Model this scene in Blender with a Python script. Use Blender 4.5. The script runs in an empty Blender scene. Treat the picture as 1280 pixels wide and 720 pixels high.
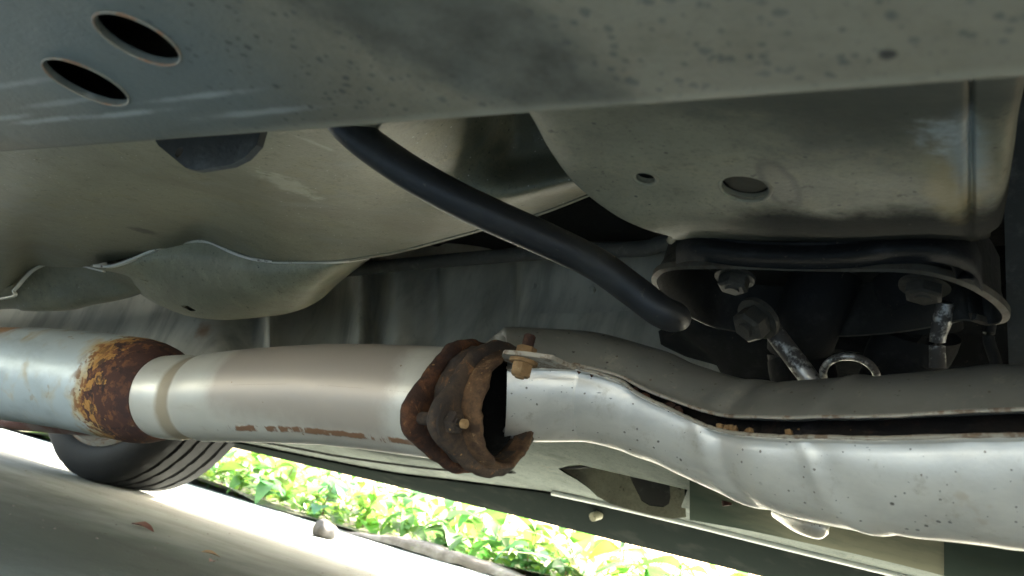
import bpy, bmesh, math, random
from mathutils import Vector, Matrix, Euler
random.seed(7)
S = bpy.context.scene
COL = S.collection
R_ = math.radians

# ------------------------------------------------------------------ camera
H = 0.105                                   # lens height above the concrete
AX = Vector((0.84139432, 0.05483848, -0.53763216))
AY = Vector((0.48276193, 0.37085925, 0.79335007))
AZ = Vector((0.24289197, -0.92706858, 0.28556494))
cam = bpy.data.cameras.new('camera')
cam.sensor_width = 36.0
cam.lens = 36.0 * 1000.0 / 1280.0
cam.clip_start = 0.005
cam.clip_end = 500.0
cam.dof.use_dof = True
cam.dof.focus_distance = 0.52
cam.dof.aperture_fstop = 19.0
co = bpy.data.objects.new('camera', cam)
COL.objects.link(co)
rx = Vector((AX.x, AY.x, AZ.x)); ry = -Vector((AX.y, AY.y, AZ.y)); rz = -Vector((AX.z, AY.z, AZ.z))
mw = Matrix((rx, ry, rz)).transposed().to_4x4()
mw.translation = Vector((0, 0, H))
co.matrix_world = mw
S.camera = co

# ------------------------------------------------------------------ light
SUN_EL, SUN_AZ = 37.0, 8.0                  # azimuth away from +Y, towards +X
world = bpy.data.worlds.new('World'); S.world = world
world.use_nodes = True
wn = world.node_tree
sky = wn.nodes.new('ShaderNodeTexSky')
sky.sky_type = 'NISHITA'; sky.sun_disc = False
sky.sun_elevation = R_(SUN_EL); sky.sun_rotation = R_(SUN_AZ)
sky.dust_density = 4.0; sky.ozone_density = 0.6
bg = wn.nodes['Background']; bg.inputs['Strength'].default_value = 0.15
wn.links.new(sky.outputs[0], bg.inputs[0])
sl = bpy.data.lights.new('sun', 'SUN'); sl.energy = 3.2; sl.angle = R_(1.0); sl.color = (1.0, 0.985, 0.955)
so = bpy.data.objects.new('sun', sl); COL.objects.link(so)
sd = Vector((math.sin(R_(SUN_AZ)) * math.cos(R_(SUN_EL)), math.cos(R_(SUN_AZ)) * math.cos(R_(SUN_EL)), math.sin(R_(SUN_EL))))
so.location = sd * 5
so.rotation_euler = sd.to_track_quat('Z', 'Y').to_euler()
S.view_settings.view_transform = 'Standard'
S.view_settings.look = 'None'
S.view_settings.exposure = 4.05
S.view_settings.gamma = 1.0
S.view_settings.use_white_balance = True
S.view_settings.white_balance_temperature = 7200
S.render.engine = 'CYCLES'
S.cycles.max_bounces = 8
S.cycles.diffuse_bounces = 6
S.cycles.glossy_bounces = 4
S.cycles.use_denoising = True
S.cycles.caustics_reflective = False
S.cycles.caustics_refractive = False

# ------------------------------------------------------------------ survey: the photograph measured into metres
def ray(px, py):
    c = Vector(((px - 640) / 1000.0, (py - 360) / 1000.0, 1.0))
    return Vector((AX.dot(c), AY.dot(c), AZ.dot(c)))
def atY(px, py, y):
    r = ray(px, py); return r * (y / r.y) + Vector((0, 0, H))
def atZ(px, py, z):
    r = ray(px, py); return r * ((z - H) / r.z) + Vector((0, 0, H))
def atD(px, py, d):
    return ray(px, py) * d + Vector((0, 0, H))

# ------------------------------------------------------------------ materials
class NT:
    def __init__(s, name):
        s.m = bpy.data.materials.new(name); s.m.use_nodes = True
        s.t = s.m.node_tree; s.b = s.t.nodes['Principled BSDF']
        s.tc = s.t.nodes.new('ShaderNodeTexCoord')
    def n(s, typ, **kw):
        x = s.t.nodes.new(typ)
        for k, v in kw.items(): setattr(x, k, v)
        return x
    def l(s, a, b): s.t.links.new(a, b)
    def val(s, x, sock):
        if isinstance(x, (int, float)): sock.default_value = x
        else: s.l(x, sock)
    def math(s, op, a, b=0.0, clamp=False):
        x = s.n('ShaderNodeMath', operation=op); x.use_clamp = clamp
        s.val(a, x.inputs[0]); s.val(b, x.inputs[1]); return x.outputs[0]
    def coord(s, which='Object', scale=(1, 1, 1), rot=(0, 0, 0)):
        mp = s.n('ShaderNodeMapping'); mp.inputs['Scale'].default_value = scale
        mp.inputs['Rotation'].default_value = rot
        s.l(s.tc.outputs[which], mp.inputs[0]); return mp.outputs[0]
    def noise(s, scale, detail=5.0, rough=.6, stretch=(1, 1, 1), which='Object', dist=0.0):
        x = s.n('ShaderNodeTexNoise'); x.inputs['Scale'].default_value = scale
        x.inputs['Detail'].default_value = detail; x.inputs['Roughness'].default_value = rough
        x.inputs['Distortion'].default_value = dist
        s.l(s.coord(which, stretch), x.inputs['Vector']); return x.outputs['Fac']
    def step(s, x, lo, hi):
        mr = s.n('ShaderNodeMapRange', interpolation_type='SMOOTHSTEP')
        s.l(x, mr.inputs[0]); mr.inputs[1].default_value = lo; mr.inputs[2].default_value = hi
        return mr.outputs[0]
    def spots(s, scale, size, density=1.0, stretch=(1, 1, 1)):
        x = s.n('ShaderNodeTexVoronoi', feature='F1'); x.inputs['Scale'].default_value = scale
        s.l(s.coord('Object', stretch), x.inputs['Vector'])
        sp = s.n('ShaderNodeSeparateColor'); s.l(x.outputs['Color'], sp.inputs[0])
        nz = s.noise(scale * 1.6, 3, .6)
        rad = s.math('MULTIPLY', sp.outputs[1], size)
        d = s.math('SUBTRACT', s.math('ADD', x.outputs['Distance'], s.math('MULTIPLY', s.math('SUBTRACT', nz, .5), size * 1.2)), rad)
        m = s.step(s.math('MULTIPLY', d, -1.0), 0.0, size * .35)
        return s.math('MULTIPLY', m, s.math('LESS_THAN', sp.outputs[0], density))
    def blob(s, c, r, soft=.5, dist=0.0, nscale=60.0, rot=None):
        """an irregular patch round point c with half-axes r (metres) in object space"""
        v = s.n('ShaderNodeVectorMath', operation='SUBTRACT')
        s.l(s.tc.outputs['Object'], v.inputs[0]); v.inputs[1].default_value = tuple(c)
        out = v.outputs[0]
        if rot is not None:
            vr = s.n('ShaderNodeVectorRotate', rotation_type='EULER_XYZ'); s.l(out, vr.inputs[0])
            vr.inputs['Rotation'].default_value = rot; out = vr.outputs[0]
        dv = s.n('ShaderNodeVectorMath', operation='DIVIDE'); s.l(out, dv.inputs[0]); dv.inputs[1].default_value = tuple(r)
        ln = s.n('ShaderNodeVectorMath', operation='LENGTH'); s.l(dv.outputs[0], ln.inputs[0])
        d = ln.outputs['Value']
        if dist:
            nz = s.noise(nscale, 4.0, .65)
            d = s.math('ADD', d, s.math('MULTIPLY', s.math('SUBTRACT', nz, .5), dist * 2))
        mr = s.n('ShaderNodeMapRange', interpolation_type='SMOOTHSTEP')
        s.l(d, mr.inputs[0]); mr.inputs[1].default_value = 1.0; mr.inputs[2].default_value = max(0.0, 1.0 - soft)
        mr.inputs[3].default_value = 0.0; mr.inputs[4].default_value = 1.0
        return mr.outputs[0]
    def slab(s, axis, lo, hi, soft, dist=0.0, nscale=60.0):
        """band lo..hi along one object axis with a ragged border"""
        sp = s.n('ShaderNodeSeparateXYZ'); s.l(s.tc.outputs['Object'], sp.inputs[0])
        x = sp.outputs[axis]
        if dist:
            nz = s.noise(nscale, 5.0, .65)
            x = s.math('ADD', x, s.math('MULTIPLY', s.math('SUBTRACT', nz, .5), dist * 2))
        return s.math('MULTIPLY', s.step(x, lo - soft, lo + soft), s.math('SUBTRACT', 1.0, s.step(x, hi - soft, hi + soft)))
    def uvband(s, which, lo, hi, soft, dist=0.0, nscale=60.0):
        sp = s.n('ShaderNodeSeparateXYZ'); s.l(s.tc.outputs['UV'], sp.inputs[0])
        x = sp.outputs[which]
        if dist:
            nz = s.noise(nscale, 5.0, .65)
            x = s.math('ADD', x, s.math('MULTIPLY', s.math('SUBTRACT', nz, .5), dist * 2))
        return s.math('MULTIPLY', s.step(x, lo - soft, lo + soft), s.math('SUBTRACT', 1.0, s.step(x, hi - soft, hi + soft)))
    def base(s, col, rough=.5, metal=0.0, spec=.5):
        rgb = s.n('ShaderNodeRGB'); rgb.outputs[0].default_value = (*col, 1)
        s.c = rgb.outputs[0]
        v = s.n('ShaderNodeValue'); v.outputs[0].default_value = rough; s.r = v.outputs[0]
        v = s.n('ShaderNodeValue'); v.outputs[0].default_value = metal; s.me = v.outputs[0]
        v = s.n('ShaderNodeValue'); v.outputs[0].default_value = spec; s.sp = v.outputs[0]
        return s
    def layer(s, mask, col=None, amt=1.0, rough=None, metal=None, spec=None):
        if amt != 1.0: mask = s.math('MULTIPLY', mask, amt)
        if col is not None:
            mx = s.n('ShaderNodeMix', data_type='RGBA'); s.l(mask, mx.inputs[0]); s.l(s.c, mx.inputs[6])
            mx.inputs[7].default_value = (*col, 1); s.c = mx.outputs[2]
        for attr, v in (('r', rough), ('me', metal), ('sp', spec)):
            if v is not None:
                mx = s.n('ShaderNodeMix', data_type='FLOAT'); s.l(mask, mx.inputs[0]); s.l(getattr(s, attr), mx.inputs[2])
                mx.inputs[3].default_value = v; setattr(s, attr, mx.outputs[0])
        return s
    def done(s, bump=None, bstr=.3, bdist=.001):
        s.l(s.c, s.b.inputs['Base Color']); s.l(s.r, s.b.inputs['Roughness']); s.l(s.me, s.b.inputs['Metallic']); s.l(s.sp, s.b.inputs['Specular IOR Level'])
        if bump is not None:
            bp = s.n('ShaderNodeBump'); bp.inputs['Strength'].default_value = bstr; bp.inputs['Distance'].default_value = bdist
            s.l(bump, bp.inputs['Height']); s.l(bp.outputs[0], s.b.inputs['Normal'])
        return s.m

# ------------------------------------------------------------------ mesh helpers
def link(name, me, mat=None, parent=None, smooth=True):
    o = bpy.data.objects.new(name, me); COL.objects.link(o)
    if mat is not None and not me.materials: me.materials.append(mat)
    if smooth and me.polygons: me.polygons.foreach_set('use_smooth', [True] * len(me.polygons))
    if parent is not None:
        o.parent = parent
        top = parent
        while top.parent: top = top.parent
        o.matrix_parent_inverse = Matrix.Translation(-top.location)
        if parent.type != 'EMPTY' or parent.parent: o.matrix_parent_inverse = Matrix()
    return o
def mesh(name, verts, faces, uvs=None):
    me = bpy.data.meshes.new(name)
    me.from_pydata([tuple(v) for v in verts], [], faces)
    if uvs is not None:
        ul = me.uv_layers.new(name='UVMap')
        for lp in me.loops: ul.data[lp.index].uv = uvs[lp.vertex_index]
    me.validate(); me.update(); return me
def sharp(o, ang=35):
    me = o.data
    bm = bmesh.new(); bm.from_mesh(me)
    for e in bm.edges:
        if len(e.link_faces) == 2 and e.calc_face_angle(0) > R_(ang): e.smooth = False
    bm.to_mesh(me); bm.free(); return o
def frombm(name, bm, mat, parent=None, smooth=True, ang=35):
    bmesh.ops.recalc_face_normals(bm, faces=bm.faces[:])
    me = bpy.data.meshes.new(name); bm.to_mesh(me); bm.free()
    o = link(name, me, mat, parent, smooth)
    return sharp(o, ang) if smooth else o
def cr(p0, p1, p2, p3, t):
    return 0.5 * ((2 * p1) + (p2 - p0) * t + (2 * p0 - 5 * p1 + 4 * p2 - p3) * t * t + (3 * p1 - p0 - 3 * p2 + p3) * t ** 3)
def spline(pts, n):
    """n samples of a Catmull-Rom curve through pts (any vectors)"""
    k = len(pts); out = []
    for i in range(n):
        u = i / (n - 1) * (k - 1); j = min(int(u), k - 2); t = u - j
        p1, p2 = pts[j], pts[j + 1]
        p0 = pts[j - 1] if j > 0 else p1 * 2 - p2
        p3 = pts[j + 2] if j + 2 < k else p2 * 2 - p1
        out.append(cr(p0, p1, p2, p3, t))
    return out
def grid_surface(rows, nu, nv):
    """rows of world points -> nv x nu smooth grid"""
    rr = [spline([Vector(p) for p in r], nu) for r in rows]
    cols = [spline([rr[k][i] for k in range(len(rr))], nv) for i in range(nu)]
    return [[cols[i][j] for i in range(nu)] for j in range(nv)]
def sheet(name, g, mat, parent, thick=.0015, away=None):
    """a grid of points as pressed sheet metal of real thickness; away = point the back side looks to"""
    nv, nu = len(g), len(g[0]); V = []; UV = []
    back = []
    eye = Vector((0, 0, H))
    for j in range(nv):
        for i in range(nu):
            a = g[j][min(i + 1, nu - 1)] - g[j][max(i - 1, 0)]; b = g[min(j + 1, nv - 1)][i] - g[max(j - 1, 0)][i]
            n = a.cross(b)
            n = n.normalized() if n.length > 1e-12 else Vector((0, 0, 1))
            V.append(g[j][i]); UV.append((i / (nu - 1), j / (nv - 1))); back.append(n)
    mid = nv // 2 * nu + nu // 2
    sgn = 1 if back[mid].dot(V[mid] - eye) > 0 else -1
    N = nu * nv
    V += [V[k] + back[k] * thick * sgn for k in range(N)]; UV += UV[:N]
    F = []
    for j in range(nv - 1):
        for i in range(nu - 1):
            q = (j * nu + i, j * nu + i + 1, (j + 1) * nu + i + 1, (j + 1) * nu + i)
            F.append(q if sgn < 0 else q[::-1]); F.append(tuple(x + N for x in (q[::-1] if sgn < 0 else q)))
    loop = [i for i in range(nu)] + [j * nu + nu - 1 for j in range(1, nv)] + [(nv - 1) * nu + i for i in range(nu - 2, -1, -1)] + [j * nu for j in range(nv - 2, 0, -1)]
    for a, b in zip(loop, loop[1:] + loop[:1]):
        q = (a, a + N, b + N, b); F.append(q if sgn < 0 else q[::-1])
    return sharp(link(name, mesh(name, V, F, UV), mat, parent), 50)
def frames(path):
    """a parallel frame along a path: tangent, side (towards -Y), up"""
    out = []
    for i, p in enumerate(path):
        t = (path[min(i + 1, len(path) - 1)] - path[max(i - 1, 0)]).normalized()
        up = Vector((0, 0, 1)); up = (up - t * up.dot(t)).normalized()
        side = up.cross(t)
        if side.y > 0: side = -side
        out.append((t, side, up))
    return out
def loft(name, path, radii, mat, parent, seg=40, a0=0.0, a1=360.0, thick=0.0, fr=None, wob=None, caps=True):
    """tube or open shell round a path; angle 0 faces -Y, 90 is up"""
    fr = fr or frames(path); closed = abs(a1 - a0) >= 359.9
    nseg = seg if closed else seg + 1
    V = []; UV = []; F = []
    L = [0.0]
    for a, b in zip(path, path[1:]): L.append(L[-1] + (b - a).length)
    layers = (0.0, thick) if thick else (0.0,)
    for dr in layers:
        for i, p in enumerate(path):
            t, sd_, up = fr[i]
            for k in range(nseg):
                aa = a0 + (a1 - a0) * k / seg
                A = R_(aa)
                r = radii[i] - dr
                if wob: r += wob(L[i] / L[-1], aa)
                V.append(p + (sd_ * math.cos(A) + up * math.sin(A)) * r); UV.append((L[i] / L[-1], k / seg))
    n = len(path); N = n * nseg
    for li in range(len(layers)):
        o_ = li * N
        for i in range(n - 1):
            for k in range(seg):
                k2 = (k + 1) % nseg
                q = (o_ + i * nseg + k, o_ + i * nseg + k2, o_ + (i + 1) * nseg + k2, o_ + (i + 1) * nseg + k)
                F.append(q if li == 0 else q[::-1])
    if thick:
        for i in (0, n - 1):
            for k in range(seg):
                k2 = (k + 1) % nseg; F.append((i * nseg + k, i * nseg + k2, N + i * nseg + k2, N + i * nseg + k))
        if not closed:
            for k in (0, nseg - 1):
                for i in range(n - 1): F.append((i * nseg + k, (i + 1) * nseg + k, N + (i + 1) * nseg + k, N + i * nseg + k))
    elif closed and caps:
        F.append(tuple(range(nseg))); F.append(tuple(range((n - 1) * nseg, n * nseg)))
    me = mesh(name, V, F, UV)
    bm = bmesh.new(); bm.from_mesh(me); bmesh.ops.recalc_face_normals(bm, faces=bm.faces[:]); bm.to_mesh(me); bm.free()
    return sharp(link(name, me, mat, parent), 40)
def tube(name, pts, r, mat, parent=None, n=40, seg=18):
    p = spline([Vector(q) for q in pts], n)
    rr = r if isinstance(r, list) else [r] * n
    if len(rr) != n: rr = [x.x for x in spline([Vector((q, 0, 0)) for q in rr], n)]
    return loft(name, p, rr, mat, parent, seg)
def prism(name, outline, axis, thick, mat, parent, bev=0.0, holes=0):
    """a plate: outline of world points, thickened along axis"""
    bm = bmesh.new(); ax = Vector(axis).normalized()
    vs = [bm.verts.new(Vector(p)) for p in outline]
    f = bm.faces.new(vs)
    r = bmesh.ops.extrude_face_region(bm, geom=[f])
    bmesh.ops.translate(bm, verts=[v for v in r['geom'] if isinstance(v, bmesh.types.BMVert)], vec=ax * thick)
    if bev:
        bmesh.ops.bevel(bm, geom=[e for e in bm.edges], offset=bev, segments=2, affect='EDGES', clamp_overlap=True)
    return frombm(name, bm, mat, parent)
def cut(o, cutters):
    """subtract cutter meshes from o and drop them"""
    for c in cutters:
        md = o.modifiers.new('cut', 'BOOLEAN'); md.object = c; md.operation = 'DIFFERENCE'; md.solver = 'EXACT'
    bpy.context.view_layer.update()
    dg = bpy.context.evaluated_depsgraph_get()
    me = bpy.data.meshes.new_from_object(o.evaluated_get(dg))
    o.modifiers.clear(); o.data = me
    for c in cutters:
        d = c.data; bpy.data.objects.remove(c); bpy.data.meshes.remove(d)
    return sharp(o, 40)
def cyl(name, c, axis, r, depth, mat=None, parent=None, seg=24, bev=0.0, r2=None):
    bm = bmesh.new()
    bmesh.ops.create_cone(bm, cap_ends=True, segments=seg, radius1=r, radius2=r if r2 is None else r2, depth=depth)
    if bev: bmesh.ops.bevel(bm, geom=[e for e in bm.edges if not all(len(f.verts) == 4 for f in e.link_faces)] , offset=bev, segments=2, affect='EDGES')
    q = Vector((0, 0, 1)).rotation_difference(Vector(axis).normalized()).to_matrix().to_4x4()
    bmesh.ops.transform(bm, matrix=Matrix.Translation(Vector(c)) @ q, verts=bm.verts[:])
    return frombm(name, bm, mat, parent)
def hexbolt(name, c, axis, r, mat, parent, h=None):
    """washer-faced hex head with a short shank, axis points out of the head"""
    h = h or r * 1.1; ax = Vector(axis).normalized()
    bm = bmesh.new(); q = Vector((0, 0, 1)).rotation_difference(ax).to_matrix().to_4x4()
    def add(seg, r1, r2, z0, z1):
        g = bmesh.ops.create_cone(bm, cap_ends=True, segments=seg, radius1=r1, radius2=r2, depth=z1 - z0)['verts']
        bmesh.ops.translate(bm, verts=g, vec=(0, 0, (z0 + z1) / 2))
    add(24, r * 1.32, r * 1.30, 0, h * .22)
    add(6, r, r, h * .20, h * .86); add(6, r, r * .8, h * .858, h)
    add(16, r * .5, r * .42, h * .9, h * 1.12)
    bmesh.ops.transform(bm, matrix=Matrix.Translation(Vector(c)) @ q, verts=bm.verts[:])
    return frombm(name, bm, mat, parent)
def thing(name, label, cat, loc=(0, 0, 0), group=None):
    o = bpy.data.objects.new(name, None); COL.objects.link(o); o.location = loc
    o.empty_display_size = .05
    o['label'] = label; o['category'] = cat
    if group: o['group'] = group
    return o
def tag(o, label=None, cat=None, group=None, kind=None):
    for k, v in (('label', label), ('category', cat), ('group', group), ('kind', kind)):
        if v: o[k] = v
    return o
def at_grid(rows): return [[atY(*p) for p in r] for r in rows]

# ------------------------------------------------------------------ colours of things
def olive(name, extra=None, base=(.30, .30, .235), rough=.5, spec=.35):
    n = NT(name).base(base, rough, 0, spec)
    n.layer(n.step(n.noise(7, 7, .68, dist=.4), .38, .66), tuple(c * .58 for c in base), .8)
    n.layer(n.step(n.noise(30, 7, .72, dist=.3), .50, .70), tuple(c * f for c, f in zip(base, (1.30, 1.24, 1.18))), .6, rough=rough + .2)
    n.layer(n.step(n.noise(70, 6, .75), .54, .70), tuple(c * .42 for c in base), .55)
    n.layer(n.step(n.noise(420, 3, .7), .50, .68), tuple(c * .55 for c in base), .5)
    n.layer(n.step(n.noise(160, 3, .7), .64, .72), (.07, .055, .04), .7)
    n.layer(n.step(n.noise(26, 5, .7), .66, .76), (.26, .17, .09), .35)
    n.layer(n.step(n.noise(60, 5, .7, (1, 6, 1)), .66, .72), (.5, .5, .44), .3)
    n.layer(n.spots(260, .30, .16), (.05, .045, .035), .75)
    n.layer(n.spots(520, .34, .14), (.10, .085, .06), .6)
    n.layer(n.step(n.noise(18, 6, .7, (1, .25, 1)), .60, .72), tuple(c * .5 for c in base), .45)
    if extra: extra(n)
    fine = n.math('ADD', n.math('MULTIPLY', n.noise(700, 3, .7), .5), n.noise(90, 5, .65))
    return n.done(fine, .45, .0009)
def rail_dirt_and_glint(n):
    n.layer(n.blob(atZ(0, 60, .2), (.16, .09, .05), .9, .35, 14), (.125, .148, .138), .85, rough=.45)
    n.layer(n.blob(atZ(200, 100, .2), (.08, .05, .05), .9, .3, 20), (.12, .14, .13), .7)
    for a, b in (((0, 148), .5), ((60, 150), .6), ((150, 143), .6), ((250, 120), .5), ((20, 105), .4), ((80, 128), .4), ((330, 140), .4)):
        n.layer(n.blob(atZ(a[0], a[1], .2), (.035, .0022, .05), .9, .7, 90), (.42, .43, .40), b)
    n.layer(n.blob(atZ(560, 40, .2), (.028, .060, .05), .55, .4, 50, (0, 0, .55)), (.022, .021, .018), .95, rough=.9, spec=.05)
    n.layer(n.blob(atZ(600, 105, .2), (.010, .014, .05), .8, .5, 70), (.06, .06, .05), .8)
    n.layer(n.blob(atZ(480, 10, .2), (.014, .012, .05), .8, .4, 70), (.07, .07, .055), .7)
    n.layer(n.math('MULTIPLY', n.spots(380, .52, .7), n.slab(0, -.19, .1, .05)), (.04, .036, .03), .95)
    n.layer(n.math('MULTIPLY', n.spots(260, .50, .62), n.slab(0, -.13, .1, .03)), (.025, .024, .022), .97)
    n.layer(n.math('MULTIPLY', n.noise(70, 4, .7), n.slab(0, -.14, .1, .04)), (.46, .42, .32), .5)
    n.layer(n.step(n.noise(38, 4, .7), .62, .75), (.36, .25, .14), .30)
    n.layer(n.math('MULTIPLY', n.slab(1, .1365, .2, .0018, .002, 40), n.slab(0, -.2, .4, .05)), (.34, .31, .23), .7)  # highlight on the rounded edge, painted as a lighter stripe
    n.layer(n.blob(atZ(1110, 68, .2), (.0022, .0022, .02), .6, .3, 300), (.02, .02, .02), .9)
M = {}
M['rail'] = olive('rail_paint', rail_dirt_and_glint, (.185, .155, .100))
def panel_dirt_and_shade(n):
    n.layer(n.step(n.noise(14, 5, .6, (1, 3, 2)), .5, .72), (.20, .21, .17), .6)
    n.layer(n.blob(atY(180, 289, .40), (.012, .02, .006), .6, .6, 150), (.05, .045, .035), .9)
    for p in ((452, 303), (475, 312), (380, 256), (390, 240), (410, 250)):
        n.layer(n.blob(atY(p[0], p[1], .36), (.010, .03, .003), .5, .6, 200), (.6, .6, .53), .55)
    n.layer(n.blob(atY(640, 200, .28), (.07, .09, .06), .9, .25, 30), (.05, .05, .04), .9, rough=.6)  # shade where the panel curves up, painted into the colour
    n.layer(n.spots(420, .3, .06), (.6, .6, .55), .8)
    n.layer(n.blob(atY(382, 250, .33), (.018, .05, .006), .5, .7, 120), (.46, .45, .37), .6)
    n.layer(n.blob(atY(370, 205, .26), (.030, .02, .0025), .6, .5, 120, (0, .6, 0)), (.44, .43, .36), .5)
    n.layer(n.blob(atY(90, 280, .40), (.05, .05, .006), .8, .7, 50), (.32, .36, .36), .6)
    n.layer(n.blob(atY(300, 215, .30), (.05, .05, .02), .9, .6, 40), (.13, .13, .095), .6)
    n.layer(n.blob(atY(520, 280, .40), (.05, .05, .02), .9, .6, 40), (.17, .15, .105), .6)
M['panel'] = olive('panel_paint', panel_dirt_and_shade, (.225, .218, .152), .42)
M['bulge'] = olive('bulge_paint', None, (.34, .33, .235), .38)
def cross_dirt_and_tone(n):
    p = atY(930, 292, .32)
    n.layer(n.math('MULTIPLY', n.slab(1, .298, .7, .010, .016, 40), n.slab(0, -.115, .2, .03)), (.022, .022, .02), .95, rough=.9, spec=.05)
    n.layer(n.math('MULTIPLY', n.slab(1, 0, .215, .012, .03, 30), n.slab(0, -.10, .2, .03)), (.08, .08, .065), .75)  # toned darker towards the rail
    n.layer(n.blob(atY(1080, 140, .22), (.06, .05, .016), .9, .5, 60), (.06, .06, .05), .8)
    n.layer(n.blob(atY(1195, 215, .27), (.014, .05, .035), .8, .5, 60), (.36, .27, .13), .8)
    n.layer(n.blob(atY(1212, 170, .25), (.008, .05, .035), .8, .4, 80), (.30, .35, .36), .8)
    n.layer(n.blob(atY(1180, 130, .225), (.012, .03, .012), .8, .8, 200), (.50, .53, .53), .7)
    c = atY(973, 219, .27)
    ring = n.math('SUBTRACT', n.blob(c, (.0085, .03, .0060), .25, .15, 200), n.blob(c, (.0060, .03, .004), .3, .15, 200))
    n.layer(n.math('MAXIMUM', ring, 0.0), (.11, .09, .07), .7)
    n.layer(n.blob(c, (.0075, .03, .005), .3), (.2, .17, .13), .35)
    n.layer(n.spots(260, .28, .10), (.07, .06, .05), .8)
M['cross'] = olive('crossmember_paint', cross_dirt_and_tone, (.275, .25, .175), .5)
def grey_tunnel(name, base):
    n = NT(name).base(base, .55)
    n.layer(n.step(n.noise(12, 5, .6, (1.5, 1, .5)), .4, .7), tuple(c * .6 for c in base), .8)
    n.layer(n.step(n.noise(60, 5, .7), .58, .75), (.22, .21, .18), .5)
    n.layer(n.step(n.noise(16, 5, .65, (1.6, .5, .35)), .47, .66), tuple(c * .3 for c in base), .5)
    n.layer(n.blob(atY(228, 400, .62), (.02, .1, .02), .8, .5, 60), (.24, .11, .04), .8)
    return n.done(n.noise(90, 5, .6), .3, .001)
M['tunnel'] = grey_tunnel('tunnel_paint', (.58, .565, .49))
M['sillinner'] = olive('inner_sill_paint', None, (.20, .225, .213), .6, .0)
n = NT('side_paint').base((.026, .036, .032), .6, 0, 0); n.layer(n.step(n.noise(16, 6, .65), .5, .7), (.03, .036, .03), .7); M['sidepaint'] = n.done()
M['recess'] = olive('recess_paint', None, (.40, .39, .29), .6, .0)
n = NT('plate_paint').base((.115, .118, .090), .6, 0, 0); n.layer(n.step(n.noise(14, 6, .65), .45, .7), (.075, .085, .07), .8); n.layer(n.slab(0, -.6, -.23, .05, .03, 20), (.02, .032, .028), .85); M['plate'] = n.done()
def dark(name, c=(.022, .022, .022), rough=.6):
    n = NT(name).base(c, rough, 0, .25)
    n.layer(n.step(n.noise(70, 6, .7), .5, .72), tuple(x * 2.2 + .01 for x in c), .6, rough=.8)
    n.layer(n.step(n.noise(200, 4, .7), .66, .72), (.16, .13, .09), .35)
    return n.done(n.noise(180, 5, .65), .5, .0012)
M['black'] = dark('grimy_black', (.012, .012, .012), .8)
M['mount'] = dark('mount_black', (.020, .019, .017), .55)
M['boltgrey'] = dark('grimy_bolt', (.050, .046, .038), .6)
M['bracketdark'] = dark('bracket_dark', (.085, .085, .08), .55)
n = NT('hose_rubber').base((.018, .018, .020), .42)
n.layer(n.step(n.noise(40, 5, .65), .45, .75), (.05, .048, .043), .6, rough=.6)
n.layer(n.step(n.noise(140, 4, .7, (1, 1, 1)), .64, .70), (.13, .115, .08), .5)
M['hose'] = n.done(n.noise(350, 3, .6), .15, .0006)
n = NT('bright_steel').base((.50, .49, .46), .4, .9)
n.layer(n.step(n.noise(90, 5, .7), .42, .54), (.045, .038, .034), .95, rough=.7, metal=.2)
M['steel'] = n.done(n.noise(150, 4, .6), .4, .001)
# rust, several ages
def rust(name, deep=(.035, .018, .013), mid=(.13, .05, .022), hot=(.36, .15, .05)):
    n = NT(name).base(deep, .85, 0.0, .3)
    n.layer(n.step(n.noise(65, 8, .75), .44, .62), mid, .9)
    n.layer(n.step(n.noise(130, 6, .72, dist=.6), .57, .70), hot, .75)
    n.layer(n.step(n.noise(40, 5, .6), .60, .75), (.05, .045, .05), .7, rough=.6)
    n.layer(n.spots(420, .35, .10), (.42, .24, .10), .7)
    h = n.math('ADD', n.noise(110, 7, .72), n.math('MULTIPLY', n.noise(420, 4, .7), .5))
    return n.done(h, .75, .0014)
M['rust'] = rust('flange_rust', (.045, .034, .029), (.090, .058, .040), (.30, .14, .06))
M['rust_edge'] = rust('edge_rust', (.045, .022, .016), (.13, .052, .025), (.32, .14, .055))
M['innerpipe'] = rust('inner_rust', (.007, .006, .006), (.015, .010, .008), (.05, .028, .018))
M['rust_stub'] = rust('stub_rust', (.075, .042, .026), (.17, .092, .048), (.40, .25, .13))
M['rust_tan'] = rust('tan_rust', (.26, .15, .07), (.38, .24, .12), (.55, .40, .22))
# silencer can: blue-white oxide, rust at both ends
CX1 = -.605; CX0 = -.80
n = NT('can_steel').base((.56, .61, .62), .36, .3)
n.layer(n.step(n.noise(20, 5, .6, (1, 2, 2)), .45, .75), (.38, .42, .42), .7)
sx_ = n.n('ShaderNodeSeparateXYZ'); n.l(n.tc.outputs['Object'], sx_.inputs[0])
def ramp_(lo, hi): return n.math('MULTIPLY', n.math('SUBTRACT', sx_.outputs[0], lo), 1.0 / (hi - lo), True)
n1 = n.noise(46, 2.5, .5, dist=.5); n2 = n.noise(150, 4, .6); n3 = n.noise(85, 3, .55, dist=.4)
rA = n.math('ADD', n.math('MULTIPLY', ramp_(-.632, -.575), .75), n.math('MULTIPLY', n1, .8))
n.layer(n.step(n.math('ADD', rA, n.math('MULTIPLY', n2, .2)), .50, .82), (.46, .31, .11), .85, rough=.7, metal=0)
n.layer(n.step(n.math('ADD', rA, n.math('MULTIPLY', n2, .35)), .80, .98), (.42, .19, .045), .95, rough=.85, metal=0)
rB = n.math('ADD', n.math('MULTIPLY', ramp_(-.630, -.560), .62), n.math('ADD', n.math('MULTIPLY', n3, .9), n.math('MULTIPLY', n2, .12)))
n.layer(n.step(rB, .815, .845), (.060, .022, .018), .97, rough=.9, metal=0)
n.layer(n.math('MULTIPLY', n.step(n2, .50, .60), n.slab(0, -.62, -.5, .008)), (.20, .075, .03), .85, rough=.9, metal=0)
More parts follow.
